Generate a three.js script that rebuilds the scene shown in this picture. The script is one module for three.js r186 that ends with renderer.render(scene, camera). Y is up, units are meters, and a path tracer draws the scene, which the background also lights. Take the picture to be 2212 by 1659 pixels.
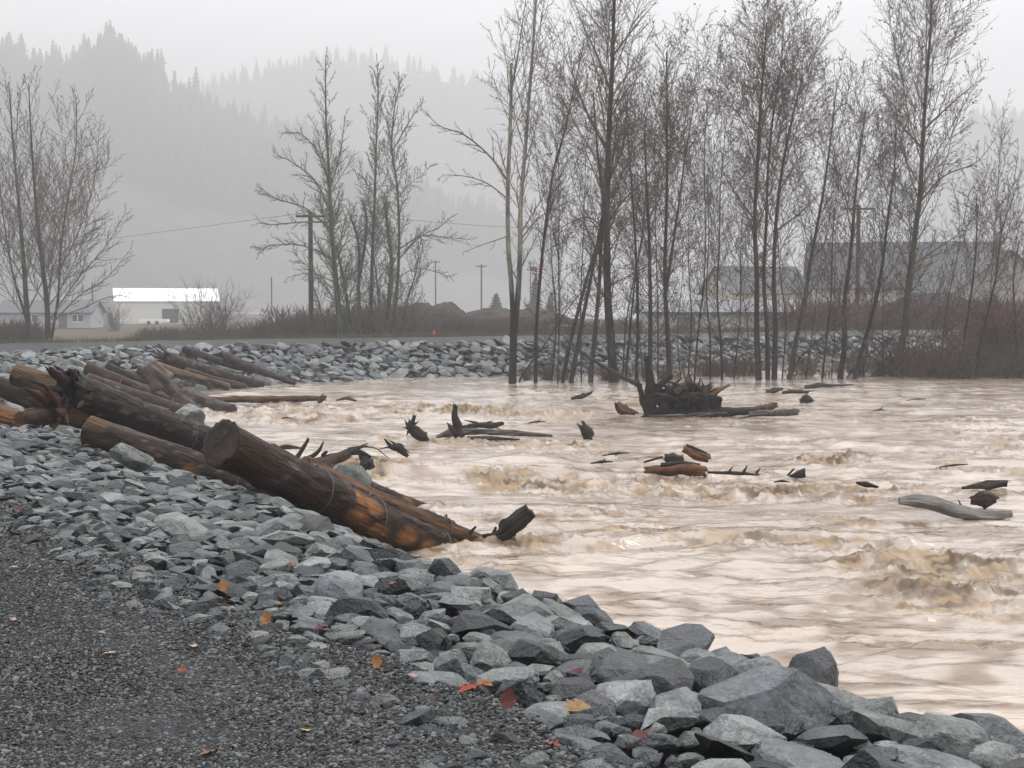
import * as THREE from 'three';
import { ConvexGeometry } from 'three/addons/geometries/ConvexGeometry.js';
import { toCreasedNormals, mergeGeometries } from 'three/addons/utils/BufferGeometryUtils.js';

// ------------------------------------------------------------------ camera, sky, sun, exposure
const scene = new THREE.Scene();
const FPX = 3039, CX = 1106, CY = 829.5, EYE = 1.6, HORIZON = 660;
const PITCH = Math.atan((CY - HORIZON) / FPX);
const camera = new THREE.PerspectiveCamera(2 * Math.atan(CY / FPX) * 180 / Math.PI, 4 / 3, 0.1, 3000);
camera.position.set(0, EYE, 0);
camera.rotation.x = -PITCH;
scene.add(camera);
const renderer = new THREE.WebGLRenderer({ antialias: true });
renderer.setSize(1024, 768);
renderer.toneMapping = THREE.LinearToneMapping;
renderer.toneMappingExposure = 1.12;
renderer.shadowMap.enabled = true;

const SKY = 2.1;
{
  const w = 512, h = 256, d = new Float32Array(w * h * 4);
  for (let j = 0; j < h; j++) for (let i = 0; i < w; i++) {
    const el = (j + 0.5) / h * Math.PI - Math.PI / 2, az = ((i + 0.5) / w - 0.5) * 2 * Math.PI;
    const x = Math.cos(el) * Math.cos(az), y = Math.sin(el), z = Math.cos(el) * Math.sin(az);
    const s = Math.max(0, x * 0.45 + y * 0.72 - z * 0.53);           // the veiled sun: front right, high
    let L = SKY * (0.92 + 0.35 * Math.max(0, y) + 0.3 * s * s);
    L *= 1 + 0.05 * Math.sin(az * 3 + 1.3) * Math.sin(el * 7 + az) + 0.04 * Math.sin(az * 7 + el * 11);
    if (y < 0) L = THREE.MathUtils.lerp(L, SKY * 0.25, Math.min(1, -y * 8));
    const k = (j * w + i) * 4;
    d[k] = L * 0.985; d[k + 1] = L * 0.995; d[k + 2] = L * 1.02; d[k + 3] = 1;
  }
  const t = new THREE.DataTexture(d, w, h, THREE.RGBAFormat, THREE.FloatType);
  t.mapping = THREE.EquirectangularReflectionMapping; t.magFilter = t.minFilter = THREE.LinearFilter; t.needsUpdate = true;
  scene.background = t; scene.environment = t;
}
const sun = new THREE.DirectionalLight(0xfff4e6, 1.5);
sun.position.set(45, 72, -53); sun.target.position.set(0, 0, -25);
sun.castShadow = true; sun.shadow.radius = 40; sun.shadow.mapSize.set(2048, 2048);
Object.assign(sun.shadow.camera, { left: -60, right: 60, top: 60, bottom: -60, near: 1, far: 260 });
scene.add(sun, sun.target);
scene.fog = new THREE.FogExp2(0xf6f5f6, 0.0019);

// ------------------------------------------------------------------ small tools
function rng(seed) { let a = seed >>> 0; return () => { a |= 0; a = a + 0x6D2B79F5 | 0; let t = Math.imul(a ^ a >>> 15, 1 | a); t = t + Math.imul(t ^ t >>> 7, 61 | t) ^ t; return ((t ^ t >>> 14) >>> 0) / 4294967296; }; }
const V = (x, y, z) => new THREE.Vector3(x, y, z);
const lerp = THREE.MathUtils.lerp, clamp = THREE.MathUtils.clamp, sstep = (a, b, x) => { const t = clamp((x - a) / (b - a), 0, 1); return t * t * (3 - 2 * t); };
const h3 = (x, y, z) => { let h = Math.imul(x, 374761393) ^ Math.imul(y, 668265263) ^ Math.imul(z, 2147483647 ^ 0x5bd1e995); h = Math.imul(h ^ h >>> 13, 1274126177); h ^= h >>> 16; return (h >>> 0) / 4294967296; };
function noise(x, y, z = 0) {                                          // smooth value noise, -1..1
  const xi = Math.floor(x), yi = Math.floor(y), zi = Math.floor(z); let u = x - xi, v = y - yi, w = z - zi;
  u = u * u * u * (u * (u * 6 - 15) + 10); v = v * v * v * (v * (v * 6 - 15) + 10); w = w * w * w * (w * (w * 6 - 15) + 10);
  const a = lerp(lerp(h3(xi, yi, zi), h3(xi + 1, yi, zi), u), lerp(h3(xi, yi + 1, zi), h3(xi + 1, yi + 1, zi), u), v);
  const b = lerp(lerp(h3(xi, yi, zi + 1), h3(xi + 1, yi, zi + 1), u), lerp(h3(xi, yi + 1, zi + 1), h3(xi + 1, yi + 1, zi + 1), u), v);
  return 2 * lerp(a, b, w) - 1;
}
function fbm(x, y, z = 0, o = 4) { let s = 0, a = 0.5, f = 1; for (let i = 0; i < o; i++) { s += a * noise(x * f + i * 17.3, y * f - i * 9.1, z * f + i * 5.7); f *= 2.03; a *= 0.5; } return s; }
// a pixel of the 2212-wide layout sheet as a point: at a depth, on a level, or on the bank
function ray(px, py) { const x = (px - CX) / FPX, y = -(py - CY) / FPX, c = Math.cos(PITCH), s = Math.sin(PITCH); const dy = y * c - s, dz = -c - y * s; return [x / -dz, dy / -dz]; }
function P(px, py, d) { const [x, y] = ray(px, py); return V(x * d, EYE + y * d, -d); }
function Wt(px, py, level = WATER) { const [, y] = ray(px, py); return P(px, py, (level - EYE) / y); }
const WATER = -1.3, FIELD = -1.2;
const names = {};
function numbered(n) { const k = names[n] = (names[n] ?? -1) + 1; return k ? `${n}_${String(k).padStart(3, '0')}` : n; }
function tag(o, label, category, group, kind) { if (label) o.userData.label = label; if (category) o.userData.category = category; if (group) o.userData.group = group; if (kind) o.userData.kind = kind; return o; }
function shade(o) { o.castShadow = o.receiveShadow = true; return o; }
function thing(name, pos, label, category, group, kind) { const g = new THREE.Group(); g.name = numbered(name); g.position.copy(pos); scene.add(g); return tag(g, label, category, group, kind); }
function mesh(name, geo, mat, parent = scene) { const m = shade(new THREE.Mesh(geo, mat)); m.name = parent === scene ? numbered(name) : name; parent.add(m); return m; }

// ------------------------------------------------------------------ textures and materials
function tileTex(n, fn, srgb) {                                        // fn(u, v) -> [r, g, b] or grey, all linear 0..1
  const d = new Uint8Array(n * n * 4), enc = v => 255 * (srgb ? (v <= 0.0031308 ? 12.92 * v : 1.055 * Math.pow(v, 1 / 2.4) - 0.055) : v);
  for (let j = 0; j < n; j++) for (let i = 0; i < n; i++) {
    let c = fn(i / n, j / n); if (typeof c === 'number') c = [c, c, c];
    const k = (j * n + i) * 4; for (let q = 0; q < 3; q++) d[k + q] = clamp(enc(clamp(c[q], 0, 1)), 0, 255); d[k + 3] = 255;
  }
  const t = new THREE.DataTexture(d, n, n); t.wrapS = t.wrapT = THREE.RepeatWrapping; t.magFilter = t.minFilter = THREE.LinearFilter;
  if (srgb) t.colorSpace = THREE.SRGBColorSpace; t.needsUpdate = true; return t;
}
function pn(u, v, f, s, g = f) {                                       // periodic noise: f periods across, g up
  const x = u * f, y = v * g, xi = Math.floor(x), yi = Math.floor(y); let a = x - xi, b = y - yi; a = a * a * (3 - 2 * a); b = b * b * (3 - 2 * b);
  const H = (i, j) => h3(((i % f) + f) % f, ((j % g) + g) % g, s);
  return lerp(lerp(H(xi, yi), H(xi + 1, yi), a), lerp(H(xi, yi + 1), H(xi + 1, yi + 1), a), b);
}
function pf(u, v, f, s, o = 5, g = f) { let r = 0, a = 0.5, t = 0; for (let i = 0; i < o; i++) { r += a * pn(u, v, f << i, s + i * 31, g << i); t += a; a *= 0.55; } return r / t; }
function worley(u, v, f, s) { const x = u * f, y = v * f, xi = Math.floor(x), yi = Math.floor(y); let d1 = 9, d2 = 9, id = 0; for (let i = -1; i < 2; i++) for (let j = -1; j < 2; j++) { const cx = xi + i, cy = yi + j, mx = ((cx % f) + f) % f, my = ((cy % f) + f) % f; const dx = cx + h3(mx, my, s) - x, dy = cy + h3(mx, my, s + 7) - y, d = dx * dx + dy * dy; if (d < d1) { d2 = d1; d1 = d; id = h3(mx, my, s + 13); } else if (d < d2) d2 = d; } return [Math.sqrt(d1), Math.sqrt(d2), id]; }
const rockMap = tileTex(512, (u, v) => { const a = pf(u, v, 4, 11, 6), b = pf(u, v, 24, 90, 3), c = pf(u, v, 3, 50, 4), vein = Math.abs(pf(u, v, 3, 200, 5, 6) - 0.5); const g = 0.48 + 0.62 * (a - 0.5) * 1.6 + 0.45 * (b - 0.5) + (vein < 0.012 ? 0.25 : 0) + 0.12; const l = sstep(0.55, 0.75, c) * 0.5; return [g * (1 - 0.03 * l), g * (1 - 0.01 * l), g * (1 - 0.16 * l)]; }, true);
const rockBump = tileTex(512, (u, v) => 0.6 * pf(u, v, 5, 311, 6) + 0.25 * pf(u, v, 30, 340, 3) + 0.15 * pf(u, v, 3, 77, 2, 16));
const gravelMap = tileTex(1024, (u, v) => { const [d1, d2, id] = worley(u, v, 80, 5), [e1, e2, ie] = worley(u, v, 160, 9); const big = id > 0.45, e = big ? d2 - d1 : e2 - e1, q = big ? (id - 0.45) * 1.8 : ie; const g = (0.12 + 0.75 * q * q + 0.12 * pf(u, v, 6, 3, 4)) * (0.35 + 0.65 * sstep(0.02, 0.2, e)); return [g * 0.97, g, g * 1.02]; }, true);
const gravelBump = tileTex(1024, (u, v) => { const [d1, d2, id] = worley(u, v, 80, 5), [e1, e2] = worley(u, v, 160, 9); return id > 0.45 ? 0.4 + 0.6 * sstep(0, 0.35, d2 - d1) : 0.5 * sstep(0, 0.35, e2 - e1); });
const barkMap = tileTex(512, (u, v) => { const a = pf(u, v, 20, 21, 4, 5), b = pf(u, v, 6, 41, 4, 3); const g = 0.3 + 0.75 * Math.abs(a - 0.5) * 2 + 0.5 * (b - 0.4); return [g, g * 0.96, g * 0.92]; }, true);
const barkBump = tileTex(512, (u, v) => Math.abs(pf(u, v, 20, 21, 4, 5) - 0.5) * 1.6 + 0.3 * pf(u, v, 40, 5, 2, 20));
const soilMap = tileTex(512, (u, v) => { const a = pf(u, v, 8, 61, 6), b = pf(u, v, 60, 71, 2); return 0.45 + 0.8 * (a - 0.5) + 0.5 * (b - 0.5); }, true);
const rippleBump = tileTex(512, (u, v) => 0.6 * pf(u, v, 6, 401, 4, 18) + 0.4 * pf(u, v, 18, 431, 3, 50));
const std = (o) => new THREE.MeshPhysicalMaterial({ specularIntensity: 0.3, ...o });
const lin = (r, g, b) => new THREE.Color().setRGB(r, g, b);
const M = {
  gravel: std({ color: lin(0.036, 0.039, 0.043), map: gravelMap, bumpMap: gravelBump, bumpScale: 0.012, specularIntensity: 0.5, roughness: 0.55 }),
  pebble: std({ color: 0xffffff, specularIntensity: 0.35, roughness: 0.45 }),
  soil: std({ color: lin(0.018, 0.018, 0.018), map: soilMap, roughness: 0.9 }),
  stone: std({ specularIntensity: 0.6, color: 0xffffff, map: rockMap, bumpMap: rockBump, bumpScale: 0.035, roughness: 0.44 }),
  field: std({ color: lin(0.2, 0.15, 0.1), map: soilMap, roughness: 1 }),
  bark: std({ vertexColors: true, map: barkMap, bumpMap: barkBump, bumpScale: 0.02, roughness: 0.55 }),
  wood: std({ vertexColors: true, roughness: 0.5 }),
  tree: std({ vertexColors: true, roughness: 0.85 }),
  steel: std({ color: lin(0.10, 0.10, 0.105), metalness: 0.6, roughness: 0.45 }),
  leaf: std({ vertexColors: true, roughness: 0.6, side: THREE.DoubleSide }),
  water: std({ specularIntensity: 1, vertexColors: true, roughness: 0.1, bumpMap: rippleBump, bumpScale: 0.02 }),
  froth: std({ color: 0xffffff, roughness: 0.5 }),
  foam: std({ specularIntensity: 0.6, vertexColors: true, roughness: 0.6, bumpMap: rippleBump, bumpScale: 0.03 }),
};

// ------------------------------------------------------------------ geometry collector
class Geo {
  constructor() { this.p = []; this.n = []; this.c = []; this.u = []; this.i = []; }
  tube(pts, rad, sides, color, o = {}) {                               // color: [r,g,b] or (t, ang, pos) => [r,g,b]
    const N = pts.length, base = this.p.length / 3; let T = pts[1].clone().sub(pts[0]).normalize();
    let A = Math.abs(T.y) > 0.9 ? V(1, 0, 0) : V(0, 1, 0); A.sub(T.clone().multiplyScalar(A.dot(T))).normalize();
    let len = 0; const cols = sides + 1, rr = o.disp;
    for (let k = 0; k < N; k++) {
      if (k) len += pts[k].distanceTo(pts[k - 1]);
      T = pts[Math.min(N - 1, k + 1)].clone().sub(pts[Math.max(0, k - 1)]).normalize();
      A.sub(T.clone().multiplyScalar(A.dot(T))).normalize(); const B = T.clone().cross(A);
      for (let j = 0; j < cols; j++) {
        const an = (j % sides) / sides * 2 * Math.PI, ca = Math.cos(an), sa = Math.sin(an); let r = rad[k];
        const nx = A.x * ca + B.x * sa, ny = A.y * ca + B.y * sa, nz = A.z * ca + B.z * sa, t = k / (N - 1);
        let cc = color, m;
        if (rr) { m = rr(t, an, len, r); r = m[0]; cc = m[1] ?? color; }
        if (typeof cc === 'function') cc = cc(t, an, pts[k]);
        const jg = o.jag && (k === 0 || k === N - 1) ? o.jag * (k ? 1 : -1) * (0.5 + 1.2 * noise(an * 1.6, k + o.jag * 50, j % sides === 0 ? 0 : 0)) : 0; this.p.push(pts[k].x + nx * r + T.x * jg, pts[k].y + ny * r + T.y * jg, pts[k].z + nz * r + T.z * jg); this.n.push(nx, ny, nz); this.c.push(cc[0], cc[1], cc[2]);
        this.u.push(j / sides * (o.ur ?? 1), len * (o.ul ?? 0.5));
      }
    }
    for (let k = 0; k < N - 1; k++) for (let j = 0; j < sides; j++) { const a = base + k * cols + j, b = a + 1, c = a + cols, d = c + 1; this.i.push(a, b, c, b, d, c); }
    if (o.cap0) this.cap(base, sides, pts[0], o.cap0 === true ? null : o.cap0, true);
    if (o.cap1) this.cap(base + (N - 1) * cols, sides, pts[N - 1], o.cap1 === true ? null : o.cap1, false);
  }
  cap(at, sides, c, color, flip) {
    const b = this.p.length / 3; const q = [];
    for (let j = 0; j < sides; j++) { const k = (at + j) * 3; this.p.push(this.p[k], this.p[k + 1], this.p[k + 2]); const cc = color ?? this.c.slice(k, k + 3); this.c.push(...cc); this.n.push(0, 1, 0); this.u.push(j / sides, 0); }
    this.p.push(c.x, c.y, c.z); this.c.push(...(color ?? this.c.slice(at * 3, at * 3 + 3))); this.n.push(0, 1, 0); this.u.push(0.5, 0.5);
    for (let j = 0; j < sides; j++) { const a = b + j, d = b + (j + 1) % sides, m = b + sides; flip ? this.i.push(a, m, d) : this.i.push(a, d, m); }
    this.recompute = true;
  }
  quad(c, ax, ay, color) {
    const b = this.p.length / 3, n = ax.clone().cross(ay).normalize();
    for (const [s, t] of [[-1, -1], [1, -1], [1, 1], [-1, 1]]) { this.p.push(c.x + ax.x * s + ay.x * t, c.y + ax.y * s + ay.y * t, c.z + ax.z * s + ay.z * t); this.n.push(n.x, n.y, n.z); this.c.push(...color); this.u.push(s * 0.5 + 0.5, t * 0.5 + 0.5); }
    this.i.push(b, b + 1, b + 2, b, b + 2, b + 3);
  }
  build(off, renormal) {
    const g = new THREE.BufferGeometry(), p = new Float32Array(this.p); if (off) for (let k = 0; k < p.length; k += 3) { p[k] -= off.x; p[k + 1] -= off.y; p[k + 2] -= off.z; }
    g.setAttribute('position', new THREE.BufferAttribute(p, 3)); g.setAttribute('normal', new THREE.BufferAttribute(new Float32Array(this.n), 3));
    g.setAttribute('color', new THREE.BufferAttribute(new Float32Array(this.c), 3)); g.setAttribute('uv', new THREE.BufferAttribute(new Float32Array(this.u), 2)); g.setIndex(this.i);
    if (renormal || this.recompute) {                                  // smooth normals, seams welded by position
      g.computeVertexNormals(); const n = g.attributes.normal, m = new Map();
      if (renormal) { for (let k = 0; k < p.length / 3; k++) { const key = `${Math.round(p[k * 3] * 5e3)},${Math.round(p[k * 3 + 1] * 5e3)},${Math.round(p[k * 3 + 2] * 5e3)}`; const e = m.get(key); e ? e.push(k) : m.set(key, [k]); }
        for (const e of m.values()) if (e.length === 2) { const a = e[0], b = e[1], s = V(n.getX(a) + n.getX(b), n.getY(a) + n.getY(b), n.getZ(a) + n.getZ(b)).normalize(); if (n.getX(a) * s.x + n.getY(a) * s.y + n.getZ(a) * s.z > 0.85) { n.setXYZ(a, s.x, s.y, s.z); n.setXYZ(b, s.x, s.y, s.z); } } }
    }
    return g;
  }
}
const curve = (pts, n) => new THREE.CatmullRomCurve3(pts, false, 'centripetal').getPoints(n);

// ------------------------------------------------------------------ the levee: crest line, profile, height
const crestPts = new THREE.CatmullRomCurve3([[13.8, 15.1], [6.87, 5.1], [0.02, -4.75], [-4.1, -10.7], [-8.35, -16.8], [-12.4, -23], [-15.6, -30], [-17.6, -38], [-17.8, -45], [-14.9, -51.4], [-9.4, -57], [0, -62.6], [10, -69.6], [20, -76.6], [31, -84], [60, -101], [110, -128]].map(([x, z]) => V(x, 0, z)), false, 'centripetal').getSpacedPoints(420);
const crestS = [0]; for (let k = 1; k < crestPts.length; k++) crestS.push(crestS[k - 1] + crestPts[k].distanceTo(crestPts[k - 1]));
function crest(x, z) {                                                 // [signed distance, + on the river side; arc length]
  let best = 1e9, bi = 0, bt = 0;
  for (let k = 0; k < crestPts.length - 1; k++) {
    const a = crestPts[k], b = crestPts[k + 1], dx = b.x - a.x, dz = b.z - a.z; const t = clamp(((x - a.x) * dx + (z - a.z) * dz) / (dx * dx + dz * dz), 0, 1);
    const ex = x - a.x - dx * t, ez = z - a.z - dz * t, d = ex * ex + ez * ez; if (d < best) { best = d; bi = k; bt = t; }
  }
  const a = crestPts[bi], b = crestPts[bi + 1]; const side = (b.x - a.x) * (z - a.z) - (b.z - a.z) * (x - a.x);
  return [Math.sqrt(best) * Math.sign(side), lerp(crestS[bi], crestS[bi + 1], bt)];
}
const knots = [[0, 0.95, 0.62], [12, 1.05, 0.62], [19, 1.5, 0.6], [24, 2.0, 0.56], [29, 2.35, 0.54], [34, 3.2, 0.5], [42, 3.9, 0.45], [50, 2.2, 0.3], [58, 1.4, 0.19], [70, 1.2, 0.2], [80, 0.5, 0.3], [95, 0.3, 0.42], [108, 0.2, 0.62], [400, 0.2, 0.62]];
function bench(s) { let k = 0; while (k < knots.length - 2 && s > knots[k + 1][0]) k++; const a = knots[k], b = knots[k + 1], t = sstep(a[0], b[0], s); return [lerp(a[1], b[1], t), lerp(a[2], b[2], t)]; }
const wide = s => lerp(5.2, 9.5, sstep(55, 72, s));                     // how far the gravel top reaches inland
function profile(o, s) {
  if (o < -wide(s)) return Math.max(FIELD, (o + wide(s)) * 0.4);
  if (o < 0) return 0;
  const [c, k] = bench(s); return o < c ? -0.1 * o : -0.1 * c - (o - c) * k;
}
function bankY(x, z) { const [o, s] = crest(x, z); return profile(o, s); }
function hit(px, py, lift = 0) {                                       // where a pixel's sight line meets the levee surface
  const [rx, ry] = ray(px, py); let d = 2;
  for (; d < 120; d *= 1.004) if (EYE + ry * d < bankY(rx * d, -d) + lift) break;
  return V(rx * d, bankY(rx * d, -d), -d);
}
function crestAt(s) { let k = 0, e = crestS.length - 2; while (k < e) { const m = (k + e + 1) >> 1; crestS[m] <= s ? k = m : e = m - 1; } const t = (s - crestS[k]) / (crestS[k + 1] - crestS[k]); const a = crestPts[k], b = crestPts[k + 1]; const d = b.clone().sub(a).normalize(); return [lerp(a.x, b.x, t), lerp(a.z, b.z, t), -d.z, d.x]; }  // x, z and the normal towards the river

// soil under the stones: one height field
{
  const x0 = -26, x1 = 62, z0 = 12, z1 = -106, nx = 220, nz = 295, p = [], u = [], idx = [];
  for (let j = 0; j <= nz; j++) for (let i = 0; i <= nx; i++) { const x = lerp(x0, x1, i / nx), z = lerp(z0, z1, j / nz), [o, s] = crest(x, z); let y = profile(o, s) - 0.05; if (o < -5.4) y = -3; if (o < 0.1) y -= 0.05; y = Math.max(y, -3.2); p.push(x, y, z); u.push(x / 2, z / 2); }
  for (let j = 0; j < nz; j++) for (let i = 0; i < nx; i++) { const a = j * (nx + 1) + i, b = a + 1, c = a + nx + 1, d = c + 1; idx.push(a, b, c, b, d, c); }
  const g = new THREE.BufferGeometry(); g.setAttribute('position', new THREE.Float32BufferAttribute(p, 3)); g.setAttribute('uv', new THREE.Float32BufferAttribute(u, 2)); g.setIndex(idx); g.computeVertexNormals();
  tag(mesh('riverbank', g, M.soil), 'dark soil of the levee bank showing between the stones', 'bank', null, 'structure');
}
function strip(offs, ys, s0, s1, n, uvScale, wob = 0, scaleW = true) {
  const p = [], u = [], idx = [];
  for (let k = 0; k <= n; k++) { const s = lerp(s0, s1, k / n), [x, z, nx, nz] = crestAt(s); offs.forEach((o, j) => { const edge = j === offs.length - 1 ? wob * noise(s * 1.3, 3) : 0; if (scaleW && o < -1.5) o *= wide(s) / 5.2; const X = x + nx * (o + edge), Z = z + nz * (o + edge); p.push(X, typeof ys === 'function' ? ys(o, s, X, Z) : ys[j], Z); u.push(X * uvScale, Z * uvScale); }); }
  const m = offs.length; for (let k = 0; k < n; k++) for (let j = 0; j < m - 1; j++) { const a = k * m + j, b = a + 1, c = a + m, d = c + 1; idx.push(a, b, c, b, d, c); }
  const g = new THREE.BufferGeometry(); g.setAttribute('position', new THREE.Float32BufferAttribute(p, 3)); g.setAttribute('uv', new THREE.Float32BufferAttribute(u, 2)); g.setIndex(idx); g.computeVertexNormals(); return g;
}
const Smax = crestS[crestS.length - 1];
const path = mesh('gravel_path', strip([-5.4, -4, -3, -2, -1.2, -0.6, -0.2, 0.12], (o, s, X, Z) => 0.012 + 0.012 * noise(X * 1.5, Z * 1.5) - (o > 0 ? 0.06 : 0), 0, Smax, 900, 0.6, 0.08), M.gravel);
tag(path, 'dark crushed gravel path along the top of the levee', 'path', null, 'structure');
{
  const g = strip([-560, -300, -160, -90, -60, -40, -28, -20, -14, -11, -8.4, -7.2, -6, -5.3], (o, s, X, Z) => o < -9 ? FIELD + 0.12 * noise(X * 0.06, Z * 0.06) : profile(o, s) - 0.006, 0, Smax, 200, 0.25);
  tag(mesh('field', g, M.field), 'tan winter field behind the levee', 'field', null, 'structure');
}

// ------------------------------------------------------------------ stones
function rockGeo(seed, detail, sy, rough = 0.035) {
  const R = rng(seed), pl = [];
  const nP = 7 + Math.floor(R() * 5);
  for (let k = 0; k < nP; k++) { const z = 2 * R() - 1, a = R() * 6.283, q = Math.sqrt(1 - z * z); pl.push([q * Math.cos(a), z, q * Math.sin(a), 0.62 + 0.36 * R()]); }
  pl.push([R() * 0.3, 1, R() * 0.3, 0.6 + 0.2 * R()], [0.1, -1, 0, 0.7]);
  for (const q of pl) { const l = Math.hypot(q[0], q[1], q[2]); q[0] /= l; q[1] /= l; q[2] /= l; }
  const nPrim = pl.length;
  for (let k = 0; k < 16; k++) {                                       // chips knocked off the edges
    const z = 2 * R() - 1, a = R() * 6.283, w = Math.sqrt(1 - z * z), u = [w * Math.cos(a), z, w * Math.sin(a)]; let r0 = 1.15; for (let i = 0; i < nPrim; i++) { const q = pl[i], d = u[0] * q[0] + u[1] * q[1] + u[2] * q[2]; if (d > 0.05) r0 = Math.min(r0, q[3] / d); }
    const m = [u[0] + 0.9 * (R() - 0.5), u[1] + 0.9 * (R() - 0.5), u[2] + 0.9 * (R() - 0.5)], l = Math.hypot(...m); m.forEach((_, i) => m[i] /= l); pl.push([...m, r0 * (m[0] * u[0] + m[1] * u[1] + m[2] * u[2]) * (0.86 + 0.1 * R())]);
  }
  const sx = 1.1 + 0.35 * R(), sz = 0.75 + 0.25 * R(), g = new THREE.IcosahedronGeometry(1, detail), p = g.attributes.position;
  for (let k = 0; k < p.count; k++) {
    const x = p.getX(k), y = p.getY(k), z = p.getZ(k); let r = 1.15;
    for (const q of pl) { const d = x * q[0] + y * q[1] + z * q[2]; if (d > 0.05) r = Math.min(r, q[3] / d); }
    r *= 1 + rough * 1.4 * fbm(x * 3 + seed, y * 3, z * 3, 3) + rough * 0.6 * noise(x * 9, y * 9 + seed, z * 9);
    p.setXYZ(k, x * r * sx, y * r * sy, z * r * sz);
  }
  const c = toCreasedNormals(g, 0.33), n = c.attributes.normal, q = c.attributes.position, uv = new Float32Array(q.count * 2), off = R() * 7;
  for (let k = 0; k < q.count; k += 3) {
    const ax = Math.abs(n.getX(k) + n.getX(k + 1) + n.getX(k + 2)), ay = Math.abs(n.getY(k) + n.getY(k + 1) + n.getY(k + 2)), az = Math.abs(n.getZ(k) + n.getZ(k + 1) + n.getZ(k + 2));
    for (let e = k; e < k + 3; e++) { const X = q.getX(e), Y = q.getY(e), Z = q.getZ(e); const [s, t] = ay >= ax && ay >= az ? [X, Z] : ax >= az ? [Z, Y] : [X, Y]; uv[e * 2] = s * 0.33 + off; uv[e * 2 + 1] = t * 0.33 + off * 1.7; }
  }
  c.setAttribute('uv', new THREE.BufferAttribute(uv, 2)); return c;
}
function slabGeo(seed, sy) {                                          // a block broken along flat planes, as crusher rock is
  const R = rng(seed), pl = [], nP = 6 + Math.floor(R() * 4);
  for (let k = 0; k < nP; k++) { const a = (k + 0.8 * R()) / nP * 6.283, t = (R() - 0.5) * 1.3; pl.push([Math.cos(a) * Math.cos(t), Math.sin(t), Math.sin(a) * Math.cos(t), 0.62 + 0.42 * R()]); }
  const tx = (R() - 0.5) * 0.8, tz = (R() - 0.5) * 0.8; pl.push([tx, 1, tz, 0.5 + 0.3 * R()], [tx * 0.5 + 0.2 * (R() - 0.5), -1, tz * 0.5, 0.6]);
  for (let k = 0; k < 5; k++) { const a = R() * 6.283, t = 0.3 + 0.6 * R(); pl.push([Math.cos(a) * Math.cos(t), Math.sin(t) * (R() < 0.75 ? 1 : -1), Math.sin(a) * Math.cos(t), 0.66 + 0.24 * R()]); }
  for (const q of pl) { const l = Math.hypot(q[0], q[1], q[2]); q[0] /= l; q[1] /= l; q[2] /= l; }
  for (let k = 0, n0 = pl.length; k < 12; k++) { const z = 2 * R() - 1, a = R() * 6.283, w = Math.sqrt(1 - z * z), u = [w * Math.cos(a), z, w * Math.sin(a)]; let r0 = 1.4; for (let i = 0; i < n0; i++) { const q = pl[i], d = u[0] * q[0] + u[1] * q[1] + u[2] * q[2]; if (d > 0.05) r0 = Math.min(r0, q[3] / d); } const m = [u[0] + 0.8 * (R() - 0.5), u[1] + 0.8 * (R() - 0.5), u[2] + 0.8 * (R() - 0.5)], l = Math.hypot(...m); m.forEach((_, i) => m[i] /= l); pl.push([...m, r0 * (m[0] * u[0] + m[1] * u[1] + m[2] * u[2]) * (0.88 + 0.1 * R())]); }
  const vs = []; const sx = 1.05 + 0.35 * R(), sz = 0.75 + 0.25 * R();
  for (let i = 0; i < pl.length; i++) for (let j = i + 1; j < pl.length; j++) for (let k = j + 1; k < pl.length; k++) {
    const A = V(...pl[i]), B = V(...pl[j]), C = V(...pl[k]), bc = B.clone().cross(C), det = A.dot(bc); if (Math.abs(det) < 0.02) continue;
    const v = bc.multiplyScalar(pl[i][3]).add(C.clone().cross(A).multiplyScalar(pl[j][3])).add(A.clone().cross(B).multiplyScalar(pl[k][3])).divideScalar(det); if (v.length() > 1.5) continue;
    if (pl.every(q => v.x * q[0] + v.y * q[1] + v.z * q[2] < q[3] + 1e-5)) vs.push(V(v.x * sx, v.y * sy, v.z * sz));
  }
  const c = new ConvexGeometry(vs), n = c.attributes.normal, q = c.attributes.position, uv = new Float32Array(q.count * 2), off = R() * 7;
  for (let e = 0; e < q.count; e++) { const ax = Math.abs(n.getX(e)), ay = Math.abs(n.getY(e)), az = Math.abs(n.getZ(e)); const [u, w] = ay >= ax && ay >= az ? [q.getX(e), q.getZ(e)] : ax >= az ? [q.getZ(e), q.getY(e)] : [q.getX(e), q.getY(e)]; uv[e * 2] = u * 0.4 + off; uv[e * 2 + 1] = w * 0.4 + off * 1.7; }
  c.setAttribute('uv', new THREE.BufferAttribute(uv, 2)); return c;
}
const rockHi = [], rockLo = []; for (let k = 0; k < 28; k++) rockHi.push(slabGeo(500 + k * 7, 0.4 + 0.055 * (k % 8))); for (let k = 0; k < 10; k++) rockLo.push(rockHi[k * 2]);
for (let k = 1; k < 28; k += 3) rockHi[k] = rockGeo(100 + k * 7, 6, 0.42 + 0.03 * (k % 7), 0.05);
const tones = [[0.135, 0.15, 0.162], [0.185, 0.202, 0.21], [0.07, 0.079, 0.087], [0.038, 0.043, 0.049], [0.265, 0.285, 0.285], [0.022, 0.025, 0.029], [0.165, 0.187, 0.178], [0.095, 0.106, 0.116], [0.225, 0.236, 0.23]];
const stoneMats = tones.map(t => { const m = M.stone.clone(); m.color = lin(t[0], t[1], t[2]); return m; });
const dummy = new THREE.Object3D();
function onBank(s, o) { const [x, z, nx, nz] = crestAt(s), X = x + nx * o, Z = z + nz * o; return V(X, profile(o, s), Z); }
const bankNormal = (p) => { const e = 0.25, dx = bankY(p.x + e, p.z) - bankY(p.x - e, p.z), dz = bankY(p.x, p.z + e) - bankY(p.x, p.z - e); return V(-dx, 2 * e, -dz).normalize(); };
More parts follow.
